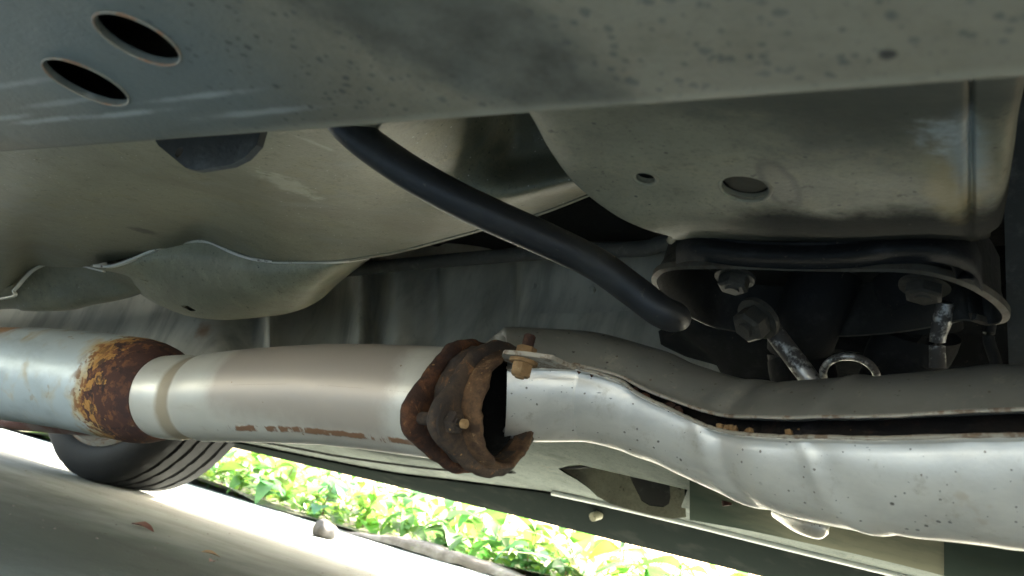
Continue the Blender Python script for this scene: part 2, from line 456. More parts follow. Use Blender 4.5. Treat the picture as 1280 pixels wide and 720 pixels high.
n.layer(n.math('MULTIPLY', n.step(n.noise(70, 5, .7, dist=.5), .52, .60), n.slab(0, -.605, -.5, .01)), (.022, .012, .013), .85, rough=.9, metal=0)
n.layer(n.slab(0, -.572, -.5, .004, .010, 90), (.06, .025, .02), .6, rough=.9, metal=0)
n.layer(n.math('MULTIPLY', n.slab(0, -1.2, -.762, .010, .02, 60), n.slab(2, .148, .4, .012, .02, 60)), (.36, .17, .06), .9, rough=.8, metal=0)
n.layer(n.step(n.noise(48, 4, .6, dist=.4), .66, .72), (.36, .25, .13), .5, rough=.6)
M['can'] = n.done(n.noise(60, 5, .6), .25, .0015)
n = NT('pipe_steel').base((.74, .70, .63), .36, .4)
n.layer(n.math('MULTIPLY', n.slab(0, -.47, -.295, .012, .02, 35), n.slab(2, .135, .30, .010, .010, 40)), (.43, .345, .29), .75, rough=.45)
n.layer(n.slab(0, -.48, -.465, .006, .003, 60), (.68, .65, .58), .5)
n.layer(n.slab(0, -.529, -.513, .003, .002, 80), (.30, .22, .13), .8, rough=.65, metal=.1)
n.layer(n.step(n.noise(70, 5, .65, (.3, 2, 2)), .55, .8), (.5, .44, .36), .5)
n.layer(n.slab(0, -.275, -.22, .012, .012, 60), (.52, .47, .40), .6, rough=.6)
row = n.math('MULTIPLY', n.uvband(1, .826, .850, .004, .012, 120), n.slab(0, -.47, -.275, .012))
rowm = n.math('MULTIPLY', row, n.step(n.noise(75, 5, .7, (.6, .2, .2)), .43, .49))
n.layer(rowm, (.19, .082, .032), .95, rough=.9, metal=0)
n.layer(n.spots(170, .22, .05), (.3, .18, .08), .8, rough=.8)
M['pipe'] = n.done(n.math('ADD', n.noise(40, 4, .6), n.math('MULTIPLY', rowm, .8)), .2, .0015)
def shield(name, base, rough, metal):
    n = NT(name).base(base, rough, metal)
    n.layer(n.step(n.noise(22, 5, .6, (1, 2, 2)), .42, .72), tuple(c * .74 for c in base), .7, rough=rough + .1)
    n.layer(n.step(n.noise(80, 6, .7), .55, .75), (.45, .40, .31), .6, rough=.6)
    n.layer(n.step(n.noise(34, 4, .6), .66, .76), (.42, .30, .18), .4, rough=.7, metal=.1)
    n.layer(n.math('MULTIPLY', n.spots(240, .30, .34), n.step(n.noise(20, 3, .6), .46, .6)), (.05, .04, .03), .9, rough=.8, metal=0)
    n.layer(n.spots(420, .34, .18), (.12, .09, .06), .8, rough=.8, metal=0)
    n.layer(n.step(n.noise(260, 3, .6, (.5, 1.5, 1.5)), .70, .74), (.10, .09, .08), .7)
    return n.done(n.math('ADD', n.noise(30, 4, .6), n.math('MULTIPLY', n.noise(300, 3, .6), .15)), .22, .002)
M['shield'] = shield('shield_steel', (.82, .785, .725), .33, .5)  # lower half: light bounced from below put into the pale colour
M['shield_upper'] = shield('upper_shield_steel', (.25, .24, .212), .42, .35)  # upper half, same steel in a darker colour
n = NT('lip_steel').base((.42, .37, .30), .5, .3)
n.layer(n.step(n.noise(110, 6, .7), .48, .6), (.16, .09, .05), .8, rough=.8, metal=0)
M['lip'] = n.done(n.noise(200, 4, .6), .4, .001)
n = NT('tyre_rubber').base((.011, .012, .014), .7, 0, .3)
n.layer(n.step(n.noise(30, 5, .65), .45, .75), (.032, .032, .032), .6, rough=.85)
M['tyre'] = n.done(n.noise(160, 5, .65), .4, .0012)
n = NT('rim_paint').base((.42, .40, .37), .45, .3)
n.layer(n.step(n.noise(30, 6, .7), .45, .62), (.28, .15, .07), .85, rough=.8, metal=0)
M['rim'] = n.done(n.noise(120, 4, .6), .3, .001)
n = NT('body_paint').base((.19, .245, .225), .3)
n.layer(n.step(n.noise(14, 5, .6), .5, .8), (.25, .28, .25), .5, rough=.5)
M['body'] = n.done()
n = NT('concrete').base((.30, .325, .295), .85, 0, .2)
n.layer(n.step(n.noise(3.2, 6, .65, (.5, 2.2, 1)), .38, .68), (.20, .21, .18), .8)
n.layer(n.step(n.noise(7, 6, .7, (.45, 3.0, 1), dist=.5), .52, .72), (.40, .405, .38), .5)
n.layer(n.step(n.noise(40, 6, .7), .5, .75), (.20, .19, .155), .5)
n.layer(n.blob((-.75, .45, 0), (.65, .50, .2), .9, .5, 5), (.050, .064, .048), .9)  # this and the next: ground shade painted in as dark patches
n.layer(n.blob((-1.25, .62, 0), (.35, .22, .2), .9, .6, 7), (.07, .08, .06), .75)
n.layer(n.spots(90, .25, .12), (.09, .08, .065), .7)
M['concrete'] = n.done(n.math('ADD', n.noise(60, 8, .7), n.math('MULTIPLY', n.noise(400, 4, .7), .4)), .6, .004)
n = NT('kerb_concrete').base((.19, .165, .145), .9)
n.layer(n.step(n.noise(18, 7, .7), .42, .62), (.09, .07, .055), .85)
n.layer(n.step(n.noise(40, 6, .7), .58, .7), (.12, .14, .06), .7)
M['kerb'] = n.done(n.noise(50, 8, .7), .8, .006)
n = NT('soil').base((.10, .085, .055), .95)
n.layer(n.step(n.noise(16, 7, .7), .42, .62), (.09, .13, .035), .9)
M['soil'] = n.done(n.noise(50, 8, .7), .8, .01)
n = NT('stone').base((.13, .12, .11), .85)
n.layer(n.step(n.noise(30, 6, .7), .45, .65), (.07, .06, .05), .8)
M['stone'] = n.done(n.noise(50, 8, .7), .8, .006)
def leafmat(name, c, c2, t=.45):
    n = NT(name).base(c, .5, 0, .35)
    n.layer(n.step(n.noise(25, 4, .6), .4, .7), c2, .8)
    oi = n.n('ShaderNodeObjectInfo')
    hs = n.n('ShaderNodeHueSaturation')
    n.l(n.math('ADD', .47, n.math('MULTIPLY', oi.outputs['Random'], .06)), hs.inputs['Hue'])
    n.l(n.math('ADD', .75, n.math('MULTIPLY', oi.outputs['Random'], .6)), hs.inputs['Value'])
    n.l(n.c, hs.inputs['Color']); n.c = hs.outputs[0]
    m = n.done(n.noise(140, 4, .6), .3, .001)
    tr = n.n('ShaderNodeBsdfTranslucent'); mx = n.n('ShaderNodeMixShader'); mx.inputs[0].default_value = t
    n.l(n.c, tr.inputs[0]); out = n.t.nodes['Material Output']
    n.l(n.b.outputs[0], mx.inputs[1]); n.l(tr.outputs[0], mx.inputs[2]); n.l(mx.outputs[0], out.inputs[0])
    return m
M['leaf'] = [leafmat('leaf_green', (.075, .19, .035), (.05, .13, .025)),
             leafmat('leaf_lime', (.15, .29, .05), (.09, .21, .035)),
             leafmat('leaf_bluish', (.07, .18, .06), (.045, .13, .045)),
             leafmat('leaf_pale', (.42, .46, .26), (.34, .40, .18)),
             leafmat('leaf_dead', (.30, .17, .11), (.18, .08, .06), .2)]
n = NT('stem').base((.16, .12, .05), .7); M['stem'] = n.done()

# ------------------------------------------------------------------ setting
def plane(name, x0, x1, y0, y1, z, mat, sub=1):
    bm = bmesh.new(); bmesh.ops.create_grid(bm, x_segments=sub, y_segments=sub, size=.5)
    for v in bm.verts: v.co = Vector((x0 + (v.co.x + .5) * (x1 - x0), y0 + (v.co.y + .5) * (y1 - y0), z))
    return frombm(name, bm, mat, None, False)
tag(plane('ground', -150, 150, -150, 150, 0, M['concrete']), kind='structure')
KY = 1.74
def kerb_profile():
    V = []; F = []; xs = [-1.52 + .03 * i for i in range(420)]
    prof = [(-.002, .003), (.0, .014), (.010, .024), (.06, .027), (.075, .022), (.078, .004)]
    for x in xs:
        wob_ = .010 * math.sin(x * 5.1) + .008 * math.sin(x * 17 + 1) + random.uniform(-.004, .004)
        for (y, z) in prof: V.append((x, KY + y + wob_, z * (1 + .22 * math.sin(x * 9)) * min(1, .15 + (x + 1.52) / .2) + random.uniform(-.003, .003)))
    m = len(prof)
    for i in range(len(xs) - 1):
        for k in range(m - 1): F.append((i * m + k, (i + 1) * m + k, (i + 1) * m + k + 1, i * m + k + 1))
    return mesh('kerb', V, F)
tag(link('kerb', kerb_profile(), M['kerb']), kind='structure')
def soil():
    nx, ny = 160, 60; V = []; F = []
    for j in range(ny):
        for i in range(nx):
            y = KY + .06 + (j / (ny - 1)) ** 1.6 * 26; x = -16 + 28 * i / (nx - 1)
            V.append((x, y, .012 + .02 * math.sin(x * 3.1 + y * 2) * math.sin(y * 4.3) + random.uniform(0, .02) + .02 * min(1, (y - KY))))
    for j in range(ny - 1):
        for i in range(nx - 1): F.append((j * nx + i, j * nx + i + 1, (j + 1) * nx + i + 1, (j + 1) * nx + i))
    return mesh('soil_bed', V, F)
tag(link('soil_bed', soil(), M['soil']), kind='structure')

# ------------------------------------------------------------------ the car
car = thing('car', 'grey green car seen from beneath, with olive floor panels, black mount and one far wheel', 'car', (-.4, .55, 0))
# box rail close to the lens
n = NT('rim_steel').base((.20, .19, .155), .6); n.layer(n.step(n.noise(90, 5, .7), .5, .6), (.24, .11, .05), .8); M['rimsteel'] = n.done()
def torus(name, c, axis, R1, r1, mat, parent, seg=32, s2=10, sx=1.0):
    V = []; F = []; q = Vector((0, 0, 1)).rotation_difference(Vector(axis).normalized())
    for i in range(seg):
        a = 2 * math.pi * i / seg
        for k in range(s2):
            b = 2 * math.pi * k / s2
            V.append(Vector(c) + q @ Vector(((R1 + r1 * math.cos(b)) * math.cos(a), (R1 + r1 * math.cos(b)) * math.sin(a), r1 * math.sin(b) * sx)))
    for i in range(seg):
        for k in range(s2): F.append((i * s2 + k, ((i + 1) % seg) * s2 + k, ((i + 1) % seg) * s2 + (k + 1) % s2, i * s2 + (k + 1) % s2))
    return link(name, mesh(name, V, F), mat, parent)
def rail():
    z0 = .20; y1 = .142; y0 = .012; z1 = .285; prof = []
    def arc(cy, cz, r, a0, a1, k=6):
        return [(cy + r * math.cos(R_(a0 + (a1 - a0) * i / k)), cz + r * math.sin(R_(a0 + (a1 - a0) * i / k))) for i in range(k + 1)]
    prof += arc(y0 + .008, z0 + .008, .008, 180, 270) + [(y0 + (y1 - y0) * k / 8, z0) for k in range(1, 8)] + arc(y1 - .0045, z0 + .0045, .0045, 270, 360) + arc(y1 - .008, z1 - .008, .008, 0, 90) + arc(y0 + .008, z1 - .008, .008, 90, 180)
    c = (sum(p[0] for p in prof) / len(prof), (z0 + z1) / 2); t = .0022
    inner = []
    m = len(prof)
    for k in range(m):
        a = Vector(prof[k - 1]); b = Vector(prof[(k + 1) % m]); d = (b - a).normalized(); nn = Vector((-d.y, d.x))
        inner.append((prof[k][0] + nn.x * t, prof[k][1] + nn.y * t))
    xs = [-1.9 + i * .06 for i in range(52)]; V = []; F = []
    for x in xs:
        V += [(x, p[0], p[1]) for p in prof]
    for x in xs: V += [(x, p[0], p[1]) for p in inner]
    N = len(xs) * m
    for i in range(len(xs) - 1):
        for k in range(m):
            k2 = (k + 1) % m; q = (i * m + k, i * m + k2, (i + 1) * m + k2, (i + 1) * m + k)
            F.append(q[::-1]); F.append(tuple(v + N for v in q))
    for k in range(m):
        k2 = (k + 1) % m; F.append((k, k2, N + k2, N + k)); e = (len(xs) - 1) * m; F.append((e + k, N + e + k, N + e + k2, e + k2))
    o = link('side_rail', mesh('side_rail', V, F), M['rail'], car)
    bm = bmesh.new(); bm.from_mesh(o.data); bmesh.ops.recalc_face_normals(bm, faces=bm.faces[:]); bm.to_mesh(o.data); bm.free()
    cs = []
    for (px, py, r) in ((172, 50, .0108), (108, 104, .0122)):
        cs.append(cyl('cut', atZ(px, py, z0), (0, 0, 1), r, .02, None, None, 40))
    o = cut(o, cs)
    for (px, py, r) in ((172, 50, .0108), (108, 104, .0122)):
        torus('hole_rim', atZ(px, py, z0 - .0002), (0, 0, 1), r + .0001, .00035, M['rimsteel'], o, 48, 8)
    return o
tag(rail(), 'long olive box rail close to the lens with two drain holes')
# tab behind the rail
tb = [atY(p[0], p[1], .172) for p in ((180, 150), (198, 182), (232, 210), (246, 213), (288, 206), (306, 197), (321, 181), (330, 150))]
tabo = prism('hanger_tab', tb, (0, 1, .15), .003, M['bracketdark'], car, .0)
cut(tabo, [cyl('cut', atY(224, 190, .172), (0, 1, .15), .0024, .05, None, None, 20)])

# big left floor panel, its rolled edge and the seam flange
xs_ = (-140, 0, 35, 100, 180, 250, 330, 420, 500, 600, 680, 760)
edge_y = (385, 372, 334, 334, 318, 301, 326, 326, 313, 286, 264, 232)
seamY = (.50, .49, .48, .47, .46, .455, .45, .45, .44, .42, .41, .40)
def lin(x, xs, ys):
    for a, b, c, d in zip(xs, xs[1:], ys, ys[1:]):
        if a <= x <= b: return c + (d - c) * (x - a) / (b - a)
    return ys[-1]
_x = [-140 + 30 * i for i in range(31)]
edge_y = [lin(x, xs_, edge_y) for x in _x]; seamY = [lin(x, xs_, seamY) for x in _x]; xs_ = _x
rows = []
def rl(x): return 190 - .074 * x
es = [sum(edge_y[max(0, min(len(edge_y) - 1, i + k))] for k in range(-5, 6)) / 11 for i in range(len(edge_y))]
def hol(x): return max(0.0, min(1.0, (x - 440) / 200)) ** 1.6
rows.append([(x, rl(x) - 75, .185 + .13 * hol(x)) for x in xs_])
rows.append([(x, rl(x) - 20 + .10 * (e - rl(x)), .235 + .12 * hol(x)) for x, e in zip(xs_, es)])
rows.append([(x, rl(x) + .40 * (e - rl(x)), .30 + .01 * (Y - .4) / .1 + .075 * hol(x)) for x, e, Y in zip(xs_, es, seamY)])
rows.append([(x, rl(x) + .75 * (.5 * e + .5 * e2 - rl(x)), .385 + .6 * (Y - .45)) for x, e, e2, Y in zip(xs_, edge_y, es, seamY)])
rows.append([(x, e, Y) for x, e, Y in zip(xs_, edge_y, seamY)])
g = grid_surface(at_grid(rows), 150, 50)
# the unseamed right part rolls under and up again
pan = sheet('floor_panel', g, M['panel'], car, .0016)
# dark return behind the lower edge of the right part
er = [(x, e, Y) for x, e, Y in zip(xs_, edge_y, seamY) if x >= 330]
rt = [[(x, e - .5, Y + .0005) for x, e, Y in er], [(x, e + 1.0, Y + .012) for x, e, Y in er], [(x, e - 14, Y + .05) for x, e, Y in er], [(x, e - 60, Y + .09) for x, e, Y in er]]
sheet('edge_return', grid_surface(at_grid(rt), 70, 18), M['panel'], pan, .0012)
# seam flange: a bright folded edge proud of the panel
sp = [(-140, 386), (0, 373), (16, 362), (29, 347), (40, 337), (56, 330), (78, 328), (104, 333), (128, 339)]
lo = spline([atY(p[0], p[1], .477 - .0) for p in sp], 60)
sp2 = [(116, 332), (135, 333), (156, 327), (185, 315), (214, 305), (245, 301), (264, 304), (290, 316), (316, 324), (345, 327), (385, 327), (425, 326), (458, 321)]
hi = spline([atY(p[0], p[1], .452) for p in sp2], 110)
n = NT('seam_metal').base((.78, .76, .68), .4)
n.layer(n.step(n.noise(60, 6, .7), .58, .64), (.09, .04, .03), .9, rough=.8)
M['seam'] = n.done(n.noise(200, 4, .6), .4, .0012)
def ribbon(name, pts, wid, th, mat, parent, dirw=Vector((0, 1, .2)), jitter=0.0):
    V = []; F = []; d = dirw.normalized()
    for i, p in enumerate(pts):
        t = (pts[min(i + 1, len(pts) - 1)] - pts[max(i - 1, 0)]).normalized(); nn = t.cross(d).normalized()
        w = nn * th * (.5 + (random.uniform(-jitter, jitter) if jitter else 0))
        V += [p - w, p + w, p + w + d * wid, p - w + d * wid]
    m = len(pts)
    for i in range(m - 1):
        for k in range(4):
            F.append((i * 4 + k, i * 4 + (k + 1) % 4, i * 4 + 4 + (k + 1) % 4, i * 4 + 4 + k))
    F += [(0, 1, 2, 3), tuple(4 * (m - 1) + k for k in (3, 2, 1, 0))]
    me = mesh(name, V, F); bm = bmesh.new(); bm.from_mesh(me); bmesh.ops.recalc_face_normals(bm, faces=bm.faces[:]); bm.to_mesh(me); bm.free()
    return link(name, me, mat, parent, False)
ribbon('seam_flange', lo, .004, .0018, M['seam'], pan, jitter=.03)
ribbon('seam_flange', hi, .004, .0023, M['seam'], pan, jitter=.03)
# lower pressing beneath the seam: left lobe and the big bulge
b1t = [(-140, 378), (0, 362), (14, 350), (27, 336), (46, 326), (80, 325), (115, 334), (150, 342), (185, 352)]
b1b = [(-140, 402), (0, 387), (30, 389), (60, 389), (90, 387), (115, 381), (140, 377), (165, 371), (190, 362)]
rr = [[(a, b, .482) for a, b in b1t], [(a * .5 + c * .5, b * .6 + d * .4 , .50) for (a, b), (c, d) in zip(b1t, b1b)], [(a, b, .53) for a, b in b1b], [(a, b - 14, .60) for a, b in b1b]]
sheet('lower_pressing', grid_surface(at_grid(rr), 60, 26), M['panel'], car, .0016)
b2t = [(112, 333), (140, 332), (175, 319), (212, 305), (248, 301), (272, 307), (306, 321), (345, 327), (385, 327), (425, 326), (462, 320)]
b2b = [(134, 340), (153, 347), (172, 365), (204, 383), (240, 395), (280, 399), (325, 396), (365, 390), (398, 376), (428, 350), (464, 322)]
rr = [[(a, b, .455) for a, b in b2t],
      [(a * .7 + c * .3, b * .7 + d * .3, .462) for (a, b), (c, d) in zip(b2t, b2b)],
      [(a * .3 + c * .7, b * .3 + d * .7, .487) for (a, b), (c, d) in zip(b2t, b2b)],
      [(a, b, .53) for a, b in b2b], [(a, b - 8, .57) for a, b in b2b], [(a, b - 40, .62) for a, b in b2b]]
bul = sheet('bulged_pressing', grid_surface(at_grid(rr), 90, 40), M['bulge'], car, .0016)
cut(bul, [prism('cut', [atY(p[0], p[1], .505) for p in ((221, 380), (230, 380), (238, 385), (228, 384.5))], (0, 1, 0), .05, None, None)])

# crossmember at the right
left = ((600, 60), (664, 143), (690, 190), (722, 232), (768, 268), (805, 287), (838, 297))
def crow(y, xl, xr, Y0, Yb, n_=9):
    out = []
    for k in range(n_):
        s = k / (n_ - 1); x = xl + (xr - xl) * s
        out.append((x, y, Y0))
    return out
rr = []
spec = [(70, 612, 1285, .165), (143, 664, 1268, .215), (190, 690, 1262, .245), (232, 722, 1256, .275), (268, 768, 1250, .300), (287, 805, 1244, .318), (297, 838, 1232, .335)]
for y, xl, xr, Y in spec:
    r = []
    r.append((xl - 4, y - 10, Y + .10)); r.append((xl - .5, y - 2, Y + .018))
    for k in range(8):
        s = k / 7; x = xl + 6 + (1196 - xl - 6) * s
        yy = y
        if y >= 287: yy = y + 3 * math.sin(s * 3.14) - 2
        r.append((x, yy, Y))
    r.append((1214, y, Y + .010)); r.append((1224, y - 2, Y + .004)); r.append((xr, y - 3, Y + .012)); r.append((xr + 6, y - 6, Y + .06))
    rr.append(r)
last = rr[-1]
rr.append([(x, y + 5, Y + .02) for x, y, Y in last]); rr.append([(x, y + 4, Y + .05) for x, y, Y in last])
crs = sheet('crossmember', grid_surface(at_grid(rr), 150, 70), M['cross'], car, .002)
hp = atY(807, 222, .268); gp = atY(931, 234, .276)
nrm = Vector((0, -.12, -1))
cut(crs, [cyl('cut', hp, nrm, .0042, .06, None, None, 24), cyl('cut', gp, nrm, .0092, .06, None, None, 32)])
torus('hole_rim', hp, nrm, .0048, .0009, M['cross'], crs)
torus('hole_rim', gp, nrm, .0097, .0009, M['cross'], crs)
n = NT('plug_brown').base((.085, .066, .042), .6); n.layer(n.step(n.noise(90, 5, .7), .45, .65), (.09, .06, .04), .8); M['plug'] = n.done(n.noise(200, 4, .6), .4, .001)
cyl('plug', gp + Vector((0, .0, .0045)), nrm, .0092, .003, M['plug'], crs, 32, .0008)

# tunnel wall behind the pipes
def tunnel_z(px, py, Y): return atY(px, py, Y)
tx = [-60, 60, 160, 260, 320, 335, 350, 380, 415, 440, 452, 465, 490, 520, 545, 560, 600, 640, 648, 660, 700, 760, 830, 900, 980, 1100]
ty0 = .66
off = {320: .03, 335: -.012, 350: .012, 380: .022, 415: .02, 440: -.006, 452: -.008, 465: .012, 490: -.004, 520: .006, 545: .014, 560: .008, 600: .012, 640: .02, 648: .004, 660: .0}
rr = []
for y, dy in ((250, .05), (320, .0), (380, .0), (440, -.01), (520, -.02)):
    rr.append([(x, y + (430 - x) * .03, ty0 + dy + off.get(x, 0) * (2.2 if y > 260 else .3)) for x in tx])
sheet('tunnel_wall', grid_surface(at_grid(rr), 240, 40), M['tunnel'], car, .0015)
# overlapping sheet on the tunnel wall, edge at the right, and rivets
ov = [(672, 392), (760, 390), (850, 383), (930, 378), (1000, 375)]
rr = [[(x, y, .648) for x, y in ov], [(x, y + 60, .636) for x, y in ov], [(x, y + 130, .63) for x, y in ov]]
sheet('tunnel_patch', grid_surface(at_grid(rr), 30, 12), M['tunnel'], car, .002)
for px, py in ((700, 341), (740, 363), (667, 358), (745, 350)):
    cyl('rivet', atY(px, py, .66), (0, -1, -.2), .004, .006, M['tunnel'], car, 12, .001)
# lip tube along the tunnel top
tube('lip_tube', [atY(*p) for p in ((380, 345, .60), (480, 333, .59), (600, 322, .585), (720, 313, .575), (800, 311, .56), (830, 304, .55), (870, 300, .54), (960, 300, .53))], .0068, M['bracketdark'], car, 60, 16)

# black engine mount tray
ZT = .262
rim = [(821, 352), (824, 344), (834, 338), (860, 335), (930, 335), (1000, 337), (1060, 338), (1110, 338), (1150, 341), (1185, 349), (1215, 361), (1240, 377), (1253, 392), (1249, 402), (1232, 405), (1205, 399), (1165, 408), (1110, 416), (1040, 420), (960, 418), (905, 411), (872, 399), (845, 381), (828, 365)]
def closed_spline(pts, k):
    out = []; m = len(pts)
    for i in range(m):
        for j in range(k): out.append(cr(pts[i - 1], pts[i], pts[(i + 1) % m], pts[(i + 2) % m], j / k))
    return out
rp = closed_spline([atZ(p[0], p[1], ZT) for p in rim], 4)
cen = sum(rp, Vector()) / len(rp)
mount = bpy.data.objects.new('engine_mount', None); COL.objects.link(mount); mount.parent = car; mount.matrix_parent_inverse = Matrix.Translation(-car.location)
mount['label'] = 'black oval mount tray with hex bolts under the crossmember'
def tray():
    m = len(rp); rings = []
    def ring(scale, dz): return [cen + (p - cen) * scale + Vector((0, 0, dz)) for p in rp]
    rings = [ring(1.0, 0), ring(1.03, .001), ring(1.035, .0035), ring(1.01, .005), ring(.985, .012), ring(.965, .03), ring(.93, .036), ring(.90, .034), ring(.945, .028), ring(.965, .010), ring(.975, .004)]
    V = [p for r in rings for p in r]; F = []
    for k in range(len(rings)):
        k2 = (k + 1) % len(rings)
        for i in range(m): F.append((k * m + i, k * m + (i + 1) % m, k2 * m + (i + 1) % m, k2 * m + i))
    me = mesh('tray_wall', V, F); bm = bmesh.new(); bm.from_mesh(me); bmesh.ops.recalc_face_normals(bm, faces=bm.faces[:]); bm.to_mesh(me); bm.free()
    o = sharp(link('tray_wall', me, M['mount'], mount), 60)
    bm = bmesh.new(); vs = [bm.verts.new(cen + (p - cen) * .95 + Vector((0, 0, .031))) for p in rp]; bm.faces.new(vs)
    frombm('tray_plate', bm, M['mount'], mount)
    V = [q for p in rp for q in (cen + (p - cen) * 1.0365 + Vector((0, 0, .0002)), cen + (p - cen) * 1.0365 + Vector((0, 0, .0036)), cen + (p - cen) * .999 + Vector((0, 0, .0036)), cen + (p - cen) * .999 + Vector((0, 0, -.0008)))]
    F = []
    for i in range(m):
        j = (i + 1) % m
        for k in range(4): F.append((i * 4 + k, j * 4 + k, j * 4 + (k + 1) % 4, i * 4 + (k + 1) % 4))
    n = NT('rim_edge').base((.085, .076, .06), .6, .1); n.layer(n.step(n.noise(120, 5, .7), .45, .62), (.07, .05, .035), .9)
    M['rimedge'] = n.done(n.noise(200, 4, .6), .4, .001)
    me = mesh('tray_lip', V, F); bm = bmesh.new(); bm.from_mesh(me); bmesh.ops.recalc_face_normals(bm, faces=bm.faces[:]); bm.to_mesh(me); bm.free()
    sharp(link('tray_lip', me, M['rimedge'], mount), 40)
tray()
# rubber pad between tray and crossmember
pd = [(845, 300, .36), (870, 296, .34), (930, 303, .345), (1000, 306, .35), (1060, 304, .35), (1110, 298, .345), (1170, 298, .345), (1215, 312, .36), (1228, 335, .38)]
rr = [[(x, y - 12, Y + .02) for x, y, Y in pd], [(x, y, Y) for x, y, Y in pd], [(x, y + 14, Y - .006) for x, y, Y in pd], [(x, y + 30, Y + .004) for x, y, Y in pd]]
sheet('rubber_pad', grid_surface(at_grid(rr), 60, 20), M['black'], mount, .01)
dn = Vector((0, -.12, -1))
hexbolt('bolt', atZ(919, 345, ZT + .012), dn, .0088, M['boltgrey'], mount, .009)
hexbolt('bolt', atZ(1156, 356, ZT + .010), dn, .0092, M['boltgrey'], mount, .008)
hexbolt('bolt', atZ(950, 396, ZT - .008), Vector((-.35, -.5, -.75)), .0100, M['boltgrey'], mount, .014)
tube('stay', [atY(*p) for p in ((955, 398, .445), (975, 425, .45), (998, 455, .452), (1018, 482, .455))], .0056, M['steel'], mount, 20, 14)
tube('stay', [atY(*p) for p in ((1182, 378, .44), (1178, 400, .445), (1172, 425, .45), (1172, 460, .455))], [.0042, .0048, .0040, .0042], M['steel'], mount, 24, 12)
tube('mount_arm', [atY(*p) for p in ((1040, 330, .47), (1010, 400, .48), (1000, 440, .50), (1010, 500, .5))], .02, M['black'], mount, 20, 18)
tube('mount_arm', [atY(*p) for p in ((1140, 330, .47), (1150, 410, .49), (1130, 450, .50), (1120, 500, .5))], .022, M['black'], mount, 20, 18)
torus('bright_ring', atY(1062, 470, .452), Vector((.1, -.55, -.8)), .0135, .0021, M['steel'], mount, 40, 10)
tube('cable', [atY(*p) for p in ((1238, 405, .47), (1236, 425, .47), (1244, 450, .47), (1250, 480, .47))], .003, M['mount'], mount, 16, 10)
# dark gearbox housing behind the mount
def lump(name, c, r, mat, parent, amp=.18, sub=4):
    bm = bmesh.new(); bmesh.ops.create_icosphere(bm, subdivisions=sub, radius=1)
    for v in bm.verts:
        p = v.co; k = 1 + amp * (math.sin(p.x * 5 + 1) * math.sin(p.y * 4) + .5 * math.sin(p.z * 9 + p.x * 3))
        v.co = Vector((p.x * r[0], p.y * r[1], p.z * r[2])) * k + Vector(c)
    return frombm(name, bm, mat, parent)
lump('gearbox', atY(1120, 420, .62), (.17, .08, .07), M['black'], car)
rr = [[(1254, 120, .42), (1400, 120, .42), (1700, 120, .42), (2200, 120, .42)], [(1256, 300, .46), (1400, 300, .46), (1700, 300, .46), (2200, 300, .46)], [(1262, 480, .5), (1400, 480, .5), (1700, 480, .5), (2200, 480, .5)]]
sheet('bulkhead_plate', grid_surface(at_grid(rr), 10, 10), M['bracketdark'], car, .004)

# far floor, sill and its openings
topl = [(120, 520), (280, 549), (400, 573), (489, 590), (560, 599), (640, 609), (698, 617), (760, 631), (850, 652), (980, 684), (1120, 718), (1300, 762), (1600, 835), (2000, 933), (2500, 1055)]
botl = [(120, 517), (280, 556), (400, 585), (489, 606), (560, 624), (640, 643), (708, 660), (760, 673), (850, 695), (980, 727), (1120, 762), (1300, 806), (1600, 879), (2000, 977), (2500, 1099)]
rr = [[(x, y - 95 + max(0, (x - 600)) * .0, .72) for x, y in topl], [(x, y - 55, .84) for x, y in topl], [(x, y - 22, .98) for x, y in topl], [(x, y - 6, 1.06) for x, y in topl], [(x, y, 1.09) for x, y in topl]]
fl = sheet('inner_sill', grid_surface(at_grid(rr), 150, 40), M['sillinner'], car, .0015)
# hollow beneath the shield's left end, with a dark square opening in its roof
def hollow(name, poly, Y, deep, mat, host, taper=.9):
    p3 = [atY(p[0], p[1], Y) for p in poly]; c = sum((Vector(p) for p in poly_c(poly)), Vector((0, 0))) / len(poly)
    d = ray(c.x, c.y).normalized()
    cut(host, [prism('cut', [p - d * .12 for p in p3], d, .24, None, None)])
    m3 = sum(p3, Vector()) / len(p3); dd = Vector((0, .25, 1)).normalized()
    bm = bmesh.new(); k = len(p3)
    v1 = [bm.verts.new(m3 + (p - m3) * 1.06 + dd * .002) for p in p3]; v2 = [bm.verts.new(m3 + (p - m3) * taper + dd * deep) for p in p3]
    for i in range(k): bm.faces.new((v1[i], v1[(i + 1) % k], v2[(i + 1) % k], v2[i]))
    bm.faces.new(v2)
    return frombm(name, bm, mat, fl)
def poly_c(poly): return [(p[0], p[1]) for p in poly]
rec = hollow('recess', [(702, 587), (716, 584.5), (740, 583.5), (790, 585), (846, 591), (850, 610), (852, 646), (836, 648), (812, 644), (785, 637), (762, 630), (748, 622), (736, 611), (722, 600), (710, 593)], 1.0, .009, M['recess'], fl, .82)
hollow('pocket', [(786, 592), (832, 596.5), (837, 606), (838, 622), (836, 630), (829, 634), (812, 632), (802, 626), (796, 614), (790, 602)], 1.004, .03, M['bracketdark'], rec)
sd_rows = [(862, 628), (930, 640), (1000, 655), (1080, 673), (1150, 690), (1184, 699)]
rr = [[(x, y - 70, .66) for x, y in sd_rows], [(x, y - 30, .77) for x, y in sd_rows], [(x, y + 14, .95) for x, y in sd_rows], [(x, y + 22, 1.0) for x, y in sd_rows]]
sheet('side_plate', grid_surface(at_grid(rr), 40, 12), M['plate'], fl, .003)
sd_rows = [(1180, 698), (1240, 712), (1300, 726), (1420, 754), (1700, 822), (2100, 920)]
rr = [[(x, y - 70, .65) for x, y in sd_rows], [(x, y - 30, .76) for x, y in sd_rows], [(x, y + 14, .94) for x, y in sd_rows], [(x, y + 22, .99) for x, y in sd_rows]]
